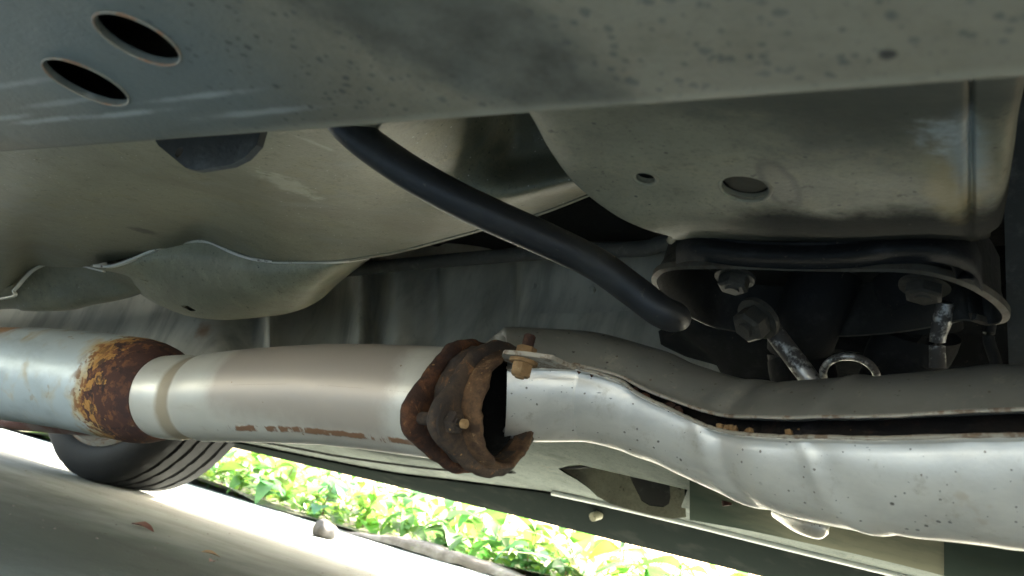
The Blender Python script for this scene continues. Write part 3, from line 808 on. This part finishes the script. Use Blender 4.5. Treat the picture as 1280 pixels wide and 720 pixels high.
sheet('side_plate', grid_surface(at_grid(rr), 40, 12), M['sidepaint'], fl, .003)
lipn = [(690, 616), (760, 631), (850, 652), (980, 684), (1120, 718), (1300, 762), (1600, 835), (2000, 933)]
n = NT('lip_highlight').base((.62, .66, .64), .35); M['liphighlight'] = n.done()
tube('sill_lip', [atY(p[0], p[1], 1.078) for p in lipn], .0036, M['liphighlight'], fl, 60, 12)  # rounded sill edge, its bright highlight painted in with pale colour
ribbon('panel_step', spline([atY(p[0], p[1], .955) for p in ((664, 582), (700, 585), (745, 583), (790, 586), (850, 600), (900, 620))], 30), .02, .003, M['bracketdark'], fl)
ribbon('panel_step', spline([atY(p[0], p[1], .985) for p in ((270, 543), (350, 557), (420, 570), (489, 580), (560, 588), (640, 591))], 40), .01, .0026, M['bracketdark'], fl)
cyl('plug', atY(745, 645, 1.10), (-.2, -1, -.4), .0065, .02, M['bulge'], fl, 16, .002)
for (px, py) in ((902, 628), (1030, 660)):
    pass
tube('rounded_tab', [atY(*p) for p in ((970, 640, .84), (1000, 652, .82), (1024, 659, .81), (1036, 661, .81))], [.006, .011, .011, .005], M['shield'], fl, 20, 14)
tube('rounded_tab', [atY(*p) for p in ((905, 610, .86), (907, 622, .85), (909, 632, .85))], .005, M['can'], fl, 8, 10)
# outer sill strip
rr = [[(x, y, 1.0895) for x, y in topl], [(x, y + 2.5 + .03 * (b - y), 1.088) for (x, y), (_, b) in zip(topl, botl)], [(x, y * .55 + b * .45, 1.12) for (x, y), (_, b) in zip(topl, botl)], [(x, y * .12 + b * .88, 1.17) for (x, y), (_, b) in zip(topl, botl)], [(x, b, 1.195) for x, b in botl], [(x, b - 10, 1.22) for x, b in botl], [(x, b - 90, 1.235) for x, b in botl]]
n = NT('sill_paint').base((.013, .0165, .0155), .6, 0, .0); n.layer(n.step(n.noise(20, 5, .6), .5, .7), (.024, .027, .025), .7, rough=.6); M['sill'] = n.done()
sheet('sill', grid_surface(at_grid(rr), 150, 40), M['sill'], car, .002)
# closed floor over everything, and the body
plane_ = lambda nm, x0, x1, y0, y1, z0, z1, m: frombm(nm, (lambda b: (bmesh.ops.create_cube(b, size=1), [setattr(v, 'co', Vector((x0 + (v.co.x + .5) * (x1 - x0), y0 + (v.co.y + .5) * (y1 - y0), z0 + (v.co.z + .5) * (z1 - z0)))) for v in b.verts], b)[2])(bmesh.new()), m, car, False)
plane_('floor', -2.25, 1.55, -.015, 1.23, .40, .44, M['black'])
def body():
    prof = [(-2.35, .30), (-2.38, .55), (-2.30, .85), (-2.05, 1.28), (-1.7, 1.36), (-.6, 1.38), (.15, 1.28), (.62, .92), (1.35, .80), (1.6, .62), (1.62, .32), (1.5, .24)]
    bottom = []
    def arch(cx, r=.335, cz=.27):
        return [(cx + r * math.cos(R_(a)), cz + r * math.sin(R_(a))) for a in range(-4, 186, 10)]
    bottom += [(1.42, .24)] + arch(.95) + [(.5, .215), (0.0, .205), (-.6, .2), (-1.1, .21)] + arch(-1.56) + [(-2.1, .27)]
    loop = prof + bottom
    bm = bmesh.new()
    for Y in (-.03, 1.245):
        vs = [bm.verts.new((x, Y + (.12 if Y < 0 else -.12) * max(0, (z - .85)) / .5, z)) for x, z in loop]
        f = bm.faces.new(vs)
        if Y < 0: a = vs
        else: b = vs
    for i in range(len(prof) - 1): bm.faces.new((a[i], a[i + 1], b[i + 1], b[i]))
    bmesh.ops.triangulate(bm, faces=[f for f in bm.faces if len(f.verts) > 4])
    return frombm('body', bm, M['body'], car, True, 25)
body()
def wheel_meshes():
    rad, w = .288, .165
    prof = [(.215, -.070), (.221, -.078), (.230, -.0835), (.245, -.0845), (.268, -.080), (.280, -.070)]
    tr = []
    gr = [-.045, -.018, .012, .040]
    y = -.064
    tr.append((.286, y))
    for c in gr:
        tr += [(rad, c - .0046), (rad - .007, c - .0036), (rad - .007, c + .0036), (rad, c + .0046)]
    tr.append((.286, .064))
    prof = prof + tr + [(.280, .070), (.268, .080), (.245, .0845), (.230, .0835), (.221, .078), (.215, .070)]
    seg = 120; V = []; F = []; m = len(prof)
    for i in range(seg):
        a = 2 * math.pi * i / seg
        for k, (r, yy) in enumerate(prof):
            rr_ = r
            if r > .279 and i % 4 == 0 and (k % 2 == 0): rr_ = r - .002
            V.append((rr_ * math.cos(a), yy, rr_ * math.sin(a)))
    for i in range(seg):
        for k in range(m - 1): F.append((i * m + k, i * m + k + 1, ((i + 1) % seg) * m + k + 1, ((i + 1) % seg) * m + k))
    ty = mesh('tyre', V, F)
    rp_ = [(.217, -.071), (.222, -.080), (.214, -.085), (.204, -.072), (.192, -.045), (.160, .0), (.165, .04), (.172, .055), (.12, .05), (.118, .046)]
    V = []; F = []; seg = 72; m = len(rp_)
    for i in range(seg):
        a = 2 * math.pi * i / seg
        for k, (r, yy) in enumerate(rp_): V.append((r * math.cos(a), yy, r * math.sin(a)))
    for i in range(seg):
        for k in range(m - 1): F.append((i * m + k, i * m + k + 1, ((i + 1) % seg) * m + k + 1, ((i + 1) % seg) * m + k))
    # spokes and hub
    bm = bmesh.new()
    for s in range(6):
        g_ = bmesh.ops.create_cube(bm, size=1)['verts']
        for v in g_: v.co = Vector((.045 + (v.co.x + .5) * .085, .044 + v.co.y * .012, v.co.z * (.042 if v.co.x < 0 else .030)))
        bmesh.ops.rotate(bm, verts=g_, cent=(0, 0, 0), matrix=Matrix.Rotation(s * math.pi / 3 + .3, 3, 'Y'))
    g_ = bmesh.ops.create_cone(bm, cap_ends=True, segments=24, radius1=.06, radius2=.05, depth=.03)['verts']
    bmesh.ops.rotate(bm, verts=g_, cent=(0, 0, 0), matrix=Matrix.Rotation(R_(90), 3, 'X')); bmesh.ops.translate(bm, verts=g_, vec=(0, .044, 0))
    sp_ = bpy.data.meshes.new('spokes'); bmesh.ops.recalc_face_normals(bm, faces=bm.faces[:]); bm.to_mesh(sp_); bm.free()
    return ty, mesh('rim', V, F), sp_
ty, ri, spk = wheel_meshes()
for (x, y, flip) in ((-1.56, 1.06, 1), (.95, 1.06, 1), (-1.56, .13, -1), (.95, .13, -1)):
    w = bpy.data.objects.new('wheel', None); COL.objects.link(w); w.parent = car; w.matrix_parent_inverse = Matrix.Translation(-car.location)
    w.location = (x, y, .287); w.rotation_euler = (0, 0, 0 if flip > 0 else math.pi)
    for nm, me, mt in (('tyre', ty, M['tyre']), ('rim', ri, M['rim']), ('spokes', spk, M['rim'])):
        o = bpy.data.objects.new(nm, me); COL.objects.link(o); o.parent = w
        if not me.materials: me.materials.append(mt); me.polygons.foreach_set('use_smooth', [True] * len(me.polygons)); sharp(o, 30)

# ------------------------------------------------------------------ black hose
hp_ = [(408, 120, .235), (440, 163, .245), (500, 208, .262), (560, 243, .28), (620, 272, .30), (690, 303, .325), (745, 330, .345), (790, 362, .36), (826, 389, .37), (846, 397, .380), (853, 401, .388)]
pts = [atY(*p) for p in hp_]
hose = tube('hose', pts, [.0085, .0086, .0087, .0087, .0088, .0088, .0087, .0086, .0085, .0078, .0035], M['hose'], None, 90, 28)
tag(hose, 'black rubber hose running diagonally down in front of the olive floor panels', 'hose')

# ------------------------------------------------------------------ rear exhaust pipe with flange
ex = thing('exhaust_pipe', 'beige steel exhaust pipe with rusty silver silencer end and broken rust-brown flange', 'exhaust pipe', atD(320, 490, .57) - Vector((0, 0, .04)))
PC = [(-60, 462, .80), (20, 467, .735), (60, 470, .713), (120, 478, .68), (165, 485, .653), (205, 496, .628), (250, 497, .605), (310, 494, .573), (400, 492, .53), (470, 496, .50), (540, 502, .47), (575, 506, .455)]
def P(i): return atD(*PC[i])
axis_pts = [P(i) for i in range(len(PC))]
def along(x):   # axis point at world x
    for a, b in zip(axis_pts, axis_pts[1:]):
        if a.x <= x <= b.x or b is axis_pts[-1]:
            t = (x - a.x) / (b.x - a.x); return a.lerp(b, t)
def seg_path(x0, x1, n): return [along(x0 + (x1 - x0) * i / (n - 1)) for i in range(n)]
# silencer can
cx = [-.83, -.822, -.80, -.74, -.68, -.60, -.588, -.577, -.569, -.563, -.559]
crd = [.036, .0405, .0425, .0428, .0426, .0420, .0412, .0395, .0370, .0345, .0328]
path = [along(x) for x in cx]
loft('silencer_can', path, crd, M['can'], ex, 56)
px_ = [-.565, -.555, -.545, -.537, -.528, -.521, -.515, -.507, -.48, -.46, -.42, -.38, -.34, -.31, -.29, -.272, -.262]
pr_ = [.0318, .0322, .0326, .0326, .0310, .0303, .0310, .0327, .0330, .0331, .0331, .0330, .0329, .0327, .0325, .0324, .0324]
loft('pipe', [along(x) for x in px_], pr_, M['pipe'], ex, 64, thick=.002)
# reddish rear pipe beyond the can
n = NT('red_oxide').base((.30, .15, .13), .6); n.layer(n.step(n.noise(40, 5, .7), .45, .65), (.45, .36, .34), .8); M['redox'] = n.done(n.noise(90, 4, .6), .4, .001)
loft('tail_pipe', [atD(-60, 508, .86), atD(15, 512, .815), atD(60, 515, .79), atD(110, 522, .76), atD(150, 530, .74)], [.018, .020, .020, .017, .010], M['redox'], ex, 32)
ax = (along(-.27) - along(-.33)).normalized()
side = Vector((0, -1, 0)); side = (side - ax * side.dot(ax)).normalized(); upv = side.cross(ax)
if upv.z < 0: upv = -upv
def flange(name, x, th, r, lobes, mat, hole, seed, rough=.0003, roll=0.0):
    """rusted plate round the pipe axis, with bolt lobes; lobes = (angle, distance, radius)"""
    rnd = random.Random(seed); c = along(x); n_ = 96; V = []; F = []
    ph = [rnd.uniform(0, 6.28) for _ in range(6)]
    def rad(a):
        best = r
        for (la, ld, lr) in lobes:
            d = (a - R_(la) + math.pi) % (2 * math.pi) - math.pi
            s_ = ld * math.sin(abs(d))
            if abs(d) < math.pi / 2 and s_ < lr: best = max(best, ld * math.cos(d) + math.sqrt(lr * lr - s_ * s_))
        return best
    pt = [Vector((r * math.cos(t * .05), r * math.sin(t * .05))) for t in range(126)]
    for (la, ld, lr) in lobes: pt += [Vector((ld * math.cos(R_(la)) + lr * math.cos(t * .1), ld * math.sin(R_(la)) + lr * math.sin(t * .1))) for t in range(63)]
    hull = []
    for i in range(360):                      # support lines of the hull
        d = Vector((math.cos(i * math.pi / 180), math.sin(i * math.pi / 180))); hull.append((d, max(p.dot(d) for p in pt)))
    def rad(a):
        u = Vector((math.cos(a), math.sin(a))); return min(hh / d.dot(u) for d, hh in hull if d.dot(u) > .05)
    rads = [rad(2 * math.pi * i / n_) for i in range(n_)]
    for _ in range(1): rads = [(rads[i - 1] + rads[i] * 2 + rads[(i + 1) % n_]) / 4 for i in range(n_)]
    rings = []
    for (rs, dx) in ((0, 0), (.35, 0), (1, .0), (1, .0)): pass
    prof = [('h', 0.0), ('m', -.0006), ('o', .0012), ('O', .003), ('O', th - .003), ('o', th - .0012), ('m', th + .0006), ('h', th)]
    for kind, dx in prof:
        for i in range(n_):
            a = 2 * math.pi * i / n_
            ro = rads[i] + rough * (math.sin(a * 7 + ph[0]) + math.sin(a * 13 + ph[1]) + .8 * math.sin(a * 23 + ph[2]))
            rr_ = {'h': hole + .0004 * math.sin(a * 9 + ph[3]), 'm': hole * .5 + ro * .5, 'o': ro - .0012, 'O': ro}[kind]
            V.append(c + ax * (dx + rnd.uniform(-.0003, .0003)) + (side * math.cos(a) + upv * math.sin(a)) * rr_)
    m = len(prof)
    for k in range(m):
        k2 = (k + 1) % m
        for i in range(n_): F.append((k * n_ + i, k * n_ + (i + 1) % n_, k2 * n_ + (i + 1) % n_, k2 * n_ + i))
    me = mesh(name, V, F); bm = bmesh.new(); bm.from_mesh(me); bmesh.ops.recalc_face_normals(bm, faces=bm.faces[:]); bm.to_mesh(me); bm.free()
    return sharp(link(name, me, mat, ex), 60)
FX = -.2645
LOB = [(-24, .0385, .0125), (156, .0385, .0125)]
flange('flange_plate', FX, .0085, .0375, LOB, M['rust_edge'], .0315, 3)
flange('flange_plate', FX + .021, .008, .0372, LOB, M['rust'], .0277, 5)
flange('gasket_ring', FX + .008, .0135, .0335, [], M['rust'], .0305, 8, .0004)
# torn stub after the second plate
def stub():
    V = []; F = []; n_ = 72; rnd = random.Random(11)
    c0 = along(FX + .028); 
    def jag(a): return .0085 + .0050 * math.cos(a + .2) + .0009 * math.sin(a * 9) + rnd.uniform(-.0008, .0008)
    js = [jag(2 * math.pi * i / n_) for i in range(n_)]
    prof = [(.0322, 0, 0), (.0314, .5, 0), (.0306, 1, 0), (.0284, 1, -.0004), (.0280, .5, 0), (.0276, 0, -.006)]
    for r, f, e in prof:
        for i in range(n_):
            a = 2 * math.pi * i / n_; V.append(c0 + ax * (js[i] * f + e) + (side * math.cos(a) + upv * math.sin(a)) * r)
    for k in range(len(prof) - 1):
        for i in range(n_): F.append((k * n_ + i, k * n_ + (i + 1) % n_, (k + 1) * n_ + (i + 1) % n_, (k + 1) * n_ + i))
    return link('torn_stub', mesh('torn_stub', V, F), M['rust_stub'], ex)
stub()
def around(x, ang, d): return along(x) + (side * math.cos(R_(ang)) + upv * math.sin(R_(ang))) * d
fb = hexbolt('flange_bolt', around(FX + .029, -24, .040), ax, .0062, M['rust'], ex, .006)
cyl('washer', around(FX + .0295, -24, .040), ax, .0098, .0016, M['rust'], ex, 28, .0004)
cyl('bolt_tip', around(FX + .039, -24, .040), ax, .0024, .0035, M['rust_tan'], ex, 16, .0006)
hexbolt('flange_bolt', around(FX + .029, 156, .042), ax, .0062, M['rust'], ex, .007)
cyl('bolt_shank', around(FX + .014, -24, .040), ax, .0035, .03, M['rust'], ex, 14)
# black inside
loft('pipe_bore', [along(-.40), along(FX + .02)], [.0272, .0272], M['black'], ex, 40, thick=.0005)

# ------------------------------------------------------------------ heat-shielded front pipe
fp = thing('shielded_exhaust_pipe', 'front exhaust pipe in two dented silver heat shield halves with rusty bolt', 'exhaust pipe', atD(930, 555, .42) - Vector((0, 0, .04)))
st = [(622, 480, .476, .0325), (632, 480, .477, .0338), (680, 481, .477, .0335), (728, 482, .474, .0328), (760, 488, .468, .0318), (805, 502, .46, .0308), (850, 520, .447, .0300), (890, 535, .435, .0302), (930, 548, .422, .0312), (965, 556, .41, .0325), (1000, 561, .397, .0338), (1050, 565, .383, .0350), (1100, 567, .37, .0360), (1180, 568, .355, .0372), (1280, 570, .338, .0385), (1400, 573, .32, .0385), (1560, 575, .30, .0385)]
pv = spline([atD(a, b, c) for a, b, c, r in st], 140)
rv = [x.x for x in spline([Vector((r, 0, 0)) for a, b, c, r in st], 140)]
pxs = [x.x for x in spline([Vector((a, 0, 0)) for a, b, c, r in st], 140)]
for k in range(1, 41):                       # runs on straight beyond the frame
    pv.append(pv[139] + (pv[139] - pv[130]).normalized() * .016 * k); rv.append(rv[139]); pxs.append(1560 + 40 * k)
def interp(x, tab):
    if x <= tab[0][0]: return tab[0][1]
    for (a, va), (b, vb) in zip(tab, tab[1:]):
        if a <= x <= b: return va + (vb - va) * (x - a) / (b - a)
    return tab[-1][1]
def half(name, mat, sign, lipmat):
    """one pressed shell: sign +1 upper, -1 lower; flanged lips along both edges"""
    fr = frames(pv); V = []; UV = []; F = []; nk = 40; t = .0011
    upt = [(640, 6), (760, 4), (850, 4), (930, 6), (1000, 8), (1280, 12)]
    lot = [(640, 5), (720, 2.5), (780, 0), (850, -4), (930, -7), (1000, -6.5), (1280, -3)]
    def wob_(x, a):
        d = 0
        for c0, w_, amp, tilt in ((795, 16, .0007, .35), (918, 14, .0014, .5), (1058, 12, .0013, .55), (1230, 20, .0005, .4)):
            xx = x - c0 - tilt * (abs(a) - 30) * 1.0
            d += amp * math.exp(-(xx / w_) ** 2) - amp * .7 * math.exp(-((xx - w_ * 1.8) / w_) ** 2)
        d += .0006 * math.sin(x * .031 + a * .05) * math.sin(a * .04 + 1)
        return d
    for layer_ in (0, 1):
        for i, p in enumerate(pv):
            tt, s_, u_ = fr[i]; x = pxs[i]
            aS = interp(x, upt if sign > 0 else lot)
            a0 = R_(aS); a1 = math.pi - a0 * .5 if sign > 0 else -math.pi - a0 * .5
            lip = .0075 if x > 650 else .0075 * max(0, (x - 622) / 28)
            e0 = p + (s_ * math.cos(a0) + u_ * math.sin(a0)) * rv[i]
            row = []
            row.append(e0 + s_ * lip)
            row.append(e0 + s_ * lip * .5)
            row.append(e0 + s_ * .0012)
            for k in range(nk + 1):
                A = a0 + (a1 - a0) * (.02 + .96 * k / nk)
                r = rv[i] + wob_(x, math.degrees(A)) * .8
                if x < 630: r -= (.0022 if sign < 0 else .007) * ((630 - x) / 8) ** 2
                row.append(p + (s_ * math.cos(A) + u_ * math.sin(A)) * (r - t * layer_))
            e1 = p + (s_ * math.cos(a1) + u_ * math.sin(a1)) * rv[i]
            row.append(e1 - s_ * lip)
            if layer_: 
                for q in (0, 1, 2, len(row) - 1): row[q] = row[q] + u_ * (t * -1.0 if sign < 0 else t) * (1 if q != 2 else .6)
            V += row
            UV += [(i / 179, q / (len(row) - 1)) for q in range(len(row))]
    w_ = nk + 5; n_ = len(pv); N = n_ * w_
    for L in (0, 1):
        for i in range(n_ - 1):
            for k in range(w_ - 1):
                q = (i * w_ + k, i * w_ + k + 1, (i + 1) * w_ + k + 1, (i + 1) * w_ + k); F.append(tuple(v + L * N for v in (q if L else q[::-1])))
    for i in range(n_ - 1):
        for k in (0, w_ - 1): F.append((i * w_ + k, (i + 1) * w_ + k, N + (i + 1) * w_ + k, N + i * w_ + k))
    for i in (0, n_ - 1):
        for k in range(w_ - 1): F.append((i * w_ + k, i * w_ + k + 1, N + i * w_ + k + 1, N + i * w_ + k))
    me = mesh(name, V, F, UV)
    me.materials.append(mat); me.materials.append(lipmat)
    bm = bmesh.new(); bm.from_mesh(me); bmesh.ops.recalc_face_normals(bm, faces=bm.faces[:]); bm.to_mesh(me); bm.free()
    o = link(name, me, mat, fp)
    return sharp(o, 50), V[:N], w_
up, Vu, wu = half('upper_shield', M['shield_upper'], 1, M['lip'])
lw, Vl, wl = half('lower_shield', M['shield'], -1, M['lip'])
# rolled bead along the outer edge of each lip
def edge_bead(Vs, w_, i0, i1, r, par):
    p = [Vs[i * w_] for i in range(i0, i1)]
    loft('shield_lip', p, [r * random.uniform(.8, 1.15) for _ in p], M['lip'], par, 8)
edge_bead(Vu, wu, 6, 179, .0009, up); edge_bead(Vl, wl, 6, 179, .0010, lw)
loft('inner_pipe', pv[1:], [r - .012 for r in rv[1:]], M['innerpipe'], fp, 40)
# end tab, bolt and nut
e = Vu[4 * wu + 2]
tp = [(629, 442), (627, 446), (630, 451), (640, 456), (655, 459), (690, 461), (720, 463), (690, 449), (655, 444)]
zb = e.z - .001
tabp = prism('end_tab', [atZ(p[0], p[1], zb) for p in tp], (0, 0, 1), .0022, M['lip'], fp, .0004)
bc = atZ(655, 450, zb)
hexbolt('bolt', bc + Vector((0, 0, -.0002)), (0, 0, -1), .0056, M['rust_tan'], fp, .0085)
nut = cyl('nut', bc + Vector((0, 0, .0048)), (0, 0, 1), .0052, .004, M['rust_tan'], fp, 6)
cyl('bolt_tip', bc + Vector((0, 0, .0095)), (0, 0, 1), .0031, .008, M['rust_edge'], fp, 14, .0006)
# flaked rust bits stuck in the seam
k = 0
for px in (942, 955, 966, 976, 990, 1027, 862, 878, 835, 820, 745, 758):
    i = min(range(140), key=lambda q: abs(pxs[q] - px))
    a = Vl[i * wl + 1]; b = Vu[i * wu + 1]; q = a.lerp(b, .3)
    bm = bmesh.new(); bmesh.ops.create_icosphere(bm, subdivisions=1, radius=1)
    for v in bm.verts: v.co = Vector((v.co.x * random.uniform(.0014, .003), v.co.y * .002, v.co.z * random.uniform(.0015, .0032))) * random.uniform(.8, 1.2) + q
    frombm('rust_flake', bm, M['rust_tan'] if px > 930 else M['rust_edge'], fp, False)

# ------------------------------------------------------------------ plants beyond the kerb
def leaf_mesh(L, W, curl, fold, strap=False, seed=0):
    rnd = random.Random(seed); V = []; F = []; n_ = 6
    for i in range(n_ + 1):
        s = i / n_
        w = W * (math.sin(math.pi * min(1, s * .93 + .04)) ** (.8) * (1.15 - .5 * s) if not strap else (1 - s ** 3) * .9 + .05)
        x = L * s; z = -curl * L * s * s + .25 * L * s
        tw = rnd.uniform(-.05, .05) * W
        V += [(x, -w * .5, z + fold * w + tw), (x, 0, z), (x, w * .5, z + fold * w - tw)]
    for i in range(n_):
        a = i * 3; F += [(a, a + 3, a + 4, a + 1), (a + 1, a + 4, a + 5, a + 2)]
    return mesh('leaf', V, F)
LM = []
for mi in range(3):
    for k in range(4):
        me = leaf_mesh(random.uniform(.08, .13), random.uniform(.05, .075), random.uniform(.3, .9), random.uniform(.05, .25), False, k)
        me.materials.append(M['leaf'][mi]); me.polygons.foreach_set('use_smooth', [True] * len(me.polygons)); LM.append(me)
SM = []
for k in range(3):
    me = leaf_mesh(random.uniform(.20, .32), .018, random.uniform(.5, .9), .2, True, k)
    me.materials.append(M['leaf'][3]); me.polygons.foreach_set('use_smooth', [True] * len(me.polygons)); SM.append(me)
def weed(loc, kind, h_, nl, row):
    kn = ('green', 'yellow green', 'bluish green')[kind]
    wh = ('low at the kerb edge', 'in the second row behind the kerb', 'midway back in the sunlit bed', 'tall at the back of the sunlit bed')[row]
    lab = (kn + ' leafy weed growing ' + wh, kn + ' weeds ' + wh)
    t = thing('weed', lab[0], 'plant', loc, lab[1])
    lean = Vector((random.uniform(-.2, .2), random.uniform(-.2, .2), 1))
    sp_ = [Vector((0, 0, 0)), lean * h_ * .5 + Vector((random.uniform(-.01, .01), 0, 0)), lean * h_]
    pp = spline(sp_, 8)
    s = loft('stem', pp, [.0022 * (1.2 - .7 * i / 7) for i in range(8)], M['stem'], None, 6); s.parent = t; s.matrix_parent_inverse = Matrix()
    for i in range(nl):
        f = .15 + .85 * i / nl; q = pp[min(7, int(f * 8))]
        o = bpy.data.objects.new('leaf', random.choice(LM[kind * 4:kind * 4 + 4])); COL.objects.link(o); o.parent = t
        o.location = q; sc = random.uniform(.6, 1.15); o.scale = (sc, sc, sc)
        o.rotation_euler = (random.uniform(-.4, .4), random.uniform(-.7, .5), i * 2.4 + random.uniform(-.5, .5))
    return t
random.seed(21)
nplant = 0
for rowi, (yy, stp, hh) in enumerate(((KY + .13, .13, .10), (KY + .28, .14, .17), (KY + .5, .18, .22), (KY + .85, .22, .28))):
    x = -2.35 - rowi * .25
    while x < -.30 + rowi * .12:
        weed((x + random.uniform(-.03, .03), yy + random.uniform(-.05, .05), .02), random.choice((0, 0, 1, 1, 1, 2)), hh * random.uniform(.6, 1.2), random.randint(6, 9), rowi)
        x += stp * random.uniform(.8, 1.25); nplant += 1
for (x, y, lab) in ((-.86, KY + .14, 'pale strap leaved plant arching over the kerb among the weeds'),):
    t = thing('strap_leaf_plant', lab, 'plant', (x, y, .02))
    for i in range(9):
        o = bpy.data.objects.new('leaf', random.choice(SM)); COL.objects.link(o); o.parent = t
        o.location = (random.uniform(-.02, .02), random.uniform(-.02, .02), 0); o.rotation_euler = (random.uniform(-.3, .3), random.uniform(-1.1, -.5), i * .75 + random.uniform(-.3, .3))
def ground_cover():
    V = []; F = []; rnd = random.Random(4)
    for k in range(16000):
        u = rnd.random(); y = KY + .10 + u ** 1.7 * 9; x = rnd.uniform(-3.4 - (y - KY) * 1.2, .6 + .4 * (y - KY)); z = .02 + rnd.random() ** 1.5 * (.05 + .045 * min(3, y - KY))
        L = rnd.uniform(.016, .05); W = L * rnd.uniform(.3, .7); a = rnd.uniform(0, 6.28); el = rnd.uniform(-.5, .9)
        d = Vector((math.cos(a) * math.cos(el), math.sin(a) * math.cos(el), math.sin(el))); sdv = Vector((-math.sin(a), math.cos(a), rnd.uniform(-.6, .6))).normalized()
        p = Vector((x, y, z)); b = len(V)
        V += [p, p + d * L * .5 - sdv * W * .5, p + d * L * .5 + sdv * W * .5, p + d * L]; F += [(b, b + 1, b + 3, b + 2)]
    return mesh('ground_cover', V, F)
gc = link('ground_cover', ground_cover(), M['leaf'][1], None, False); tag(gc, kind='stuff')
# stones and litter by the kerb
def stone(name, c, r, lab, cat):
    bm = bmesh.new(); bmesh.ops.create_icosphere(bm, subdivisions=3, radius=1); sd_ = random.uniform(0, 9)
    for v in bm.verts:
        p = v.co; kk = 1 + .18 * math.sin(p.x * 3 + sd_) * math.sin(p.y * 4 + sd_) + random.uniform(-.03, .03)
        v.co = Vector((p.x * r[0], p.y * r[1], p.z * r[2])) * kk + Vector((0, 0, r[2] * .75))
    o = frombm(name, bm, M['stone'], None, True, 60); o.location = c; return tag(o, lab, cat)
stone('stone', atZ(402, 672, 0), (.026, .024, .02), 'rounded grey stone lying at the left end of the kerb', 'stone')
def fallen(c, rz_, sc, lab):
    o = bpy.data.objects.new('fallen_leaf', leaf_mesh(.05, .022, .2, .25, False, int(sc * 100))); COL.objects.link(o)
    o.data.materials.append(M['leaf'][4]); o.data.polygons.foreach_set('use_smooth', [True] * len(o.data.polygons))
    o.location = c; o.rotation_euler = (.2, .1, rz_); o.scale = (sc, sc, sc); return tag(o, lab, 'leaf')
fallen(atZ(165, 655, .001), .2, .75, 'reddish pale dry leaf on the shaded concrete below the tyre')
fallen(atZ(252, 690, .001), .9, .42, 'small dark dry leaf at the edge of the sunlit concrete')
fallen(atZ(262, 702, .001), 2.2, .34, 'tiny brown scrap nearest the lens on the sunlit concrete')
fallen(atZ(278, 637, .001), 1.2, .5, 'small dry leaf on the white sunlit concrete right of the tyre')

def grit():
    V = []; F = []; rnd = random.Random(9)
    for k in range(1500):
        x = rnd.uniform(-2.6, .2); y = rnd.uniform(.25, 1.8); q = rnd.uniform(.0005, .0014) * (1.7 if rnd.random() < .06 else 1)
        b = len(V); a = rnd.uniform(0, 6.28)
        for i in range(4): V.append((x + q * math.cos(a + i * 1.57) * rnd.uniform(.6, 1.3), y + q * math.sin(a + i * 1.57) * rnd.uniform(.6, 1.3), 0))
        V.append((x + rnd.uniform(-.4, .4) * q, y, q * rnd.uniform(.5, 1.1)))
        F += [(b + i, b + (i + 1) % 4, b + 4) for i in range(4)]
    return mesh('grit', V, F)
tag(link('grit', grit(), M['kerb'], None, False), kind='stuff')
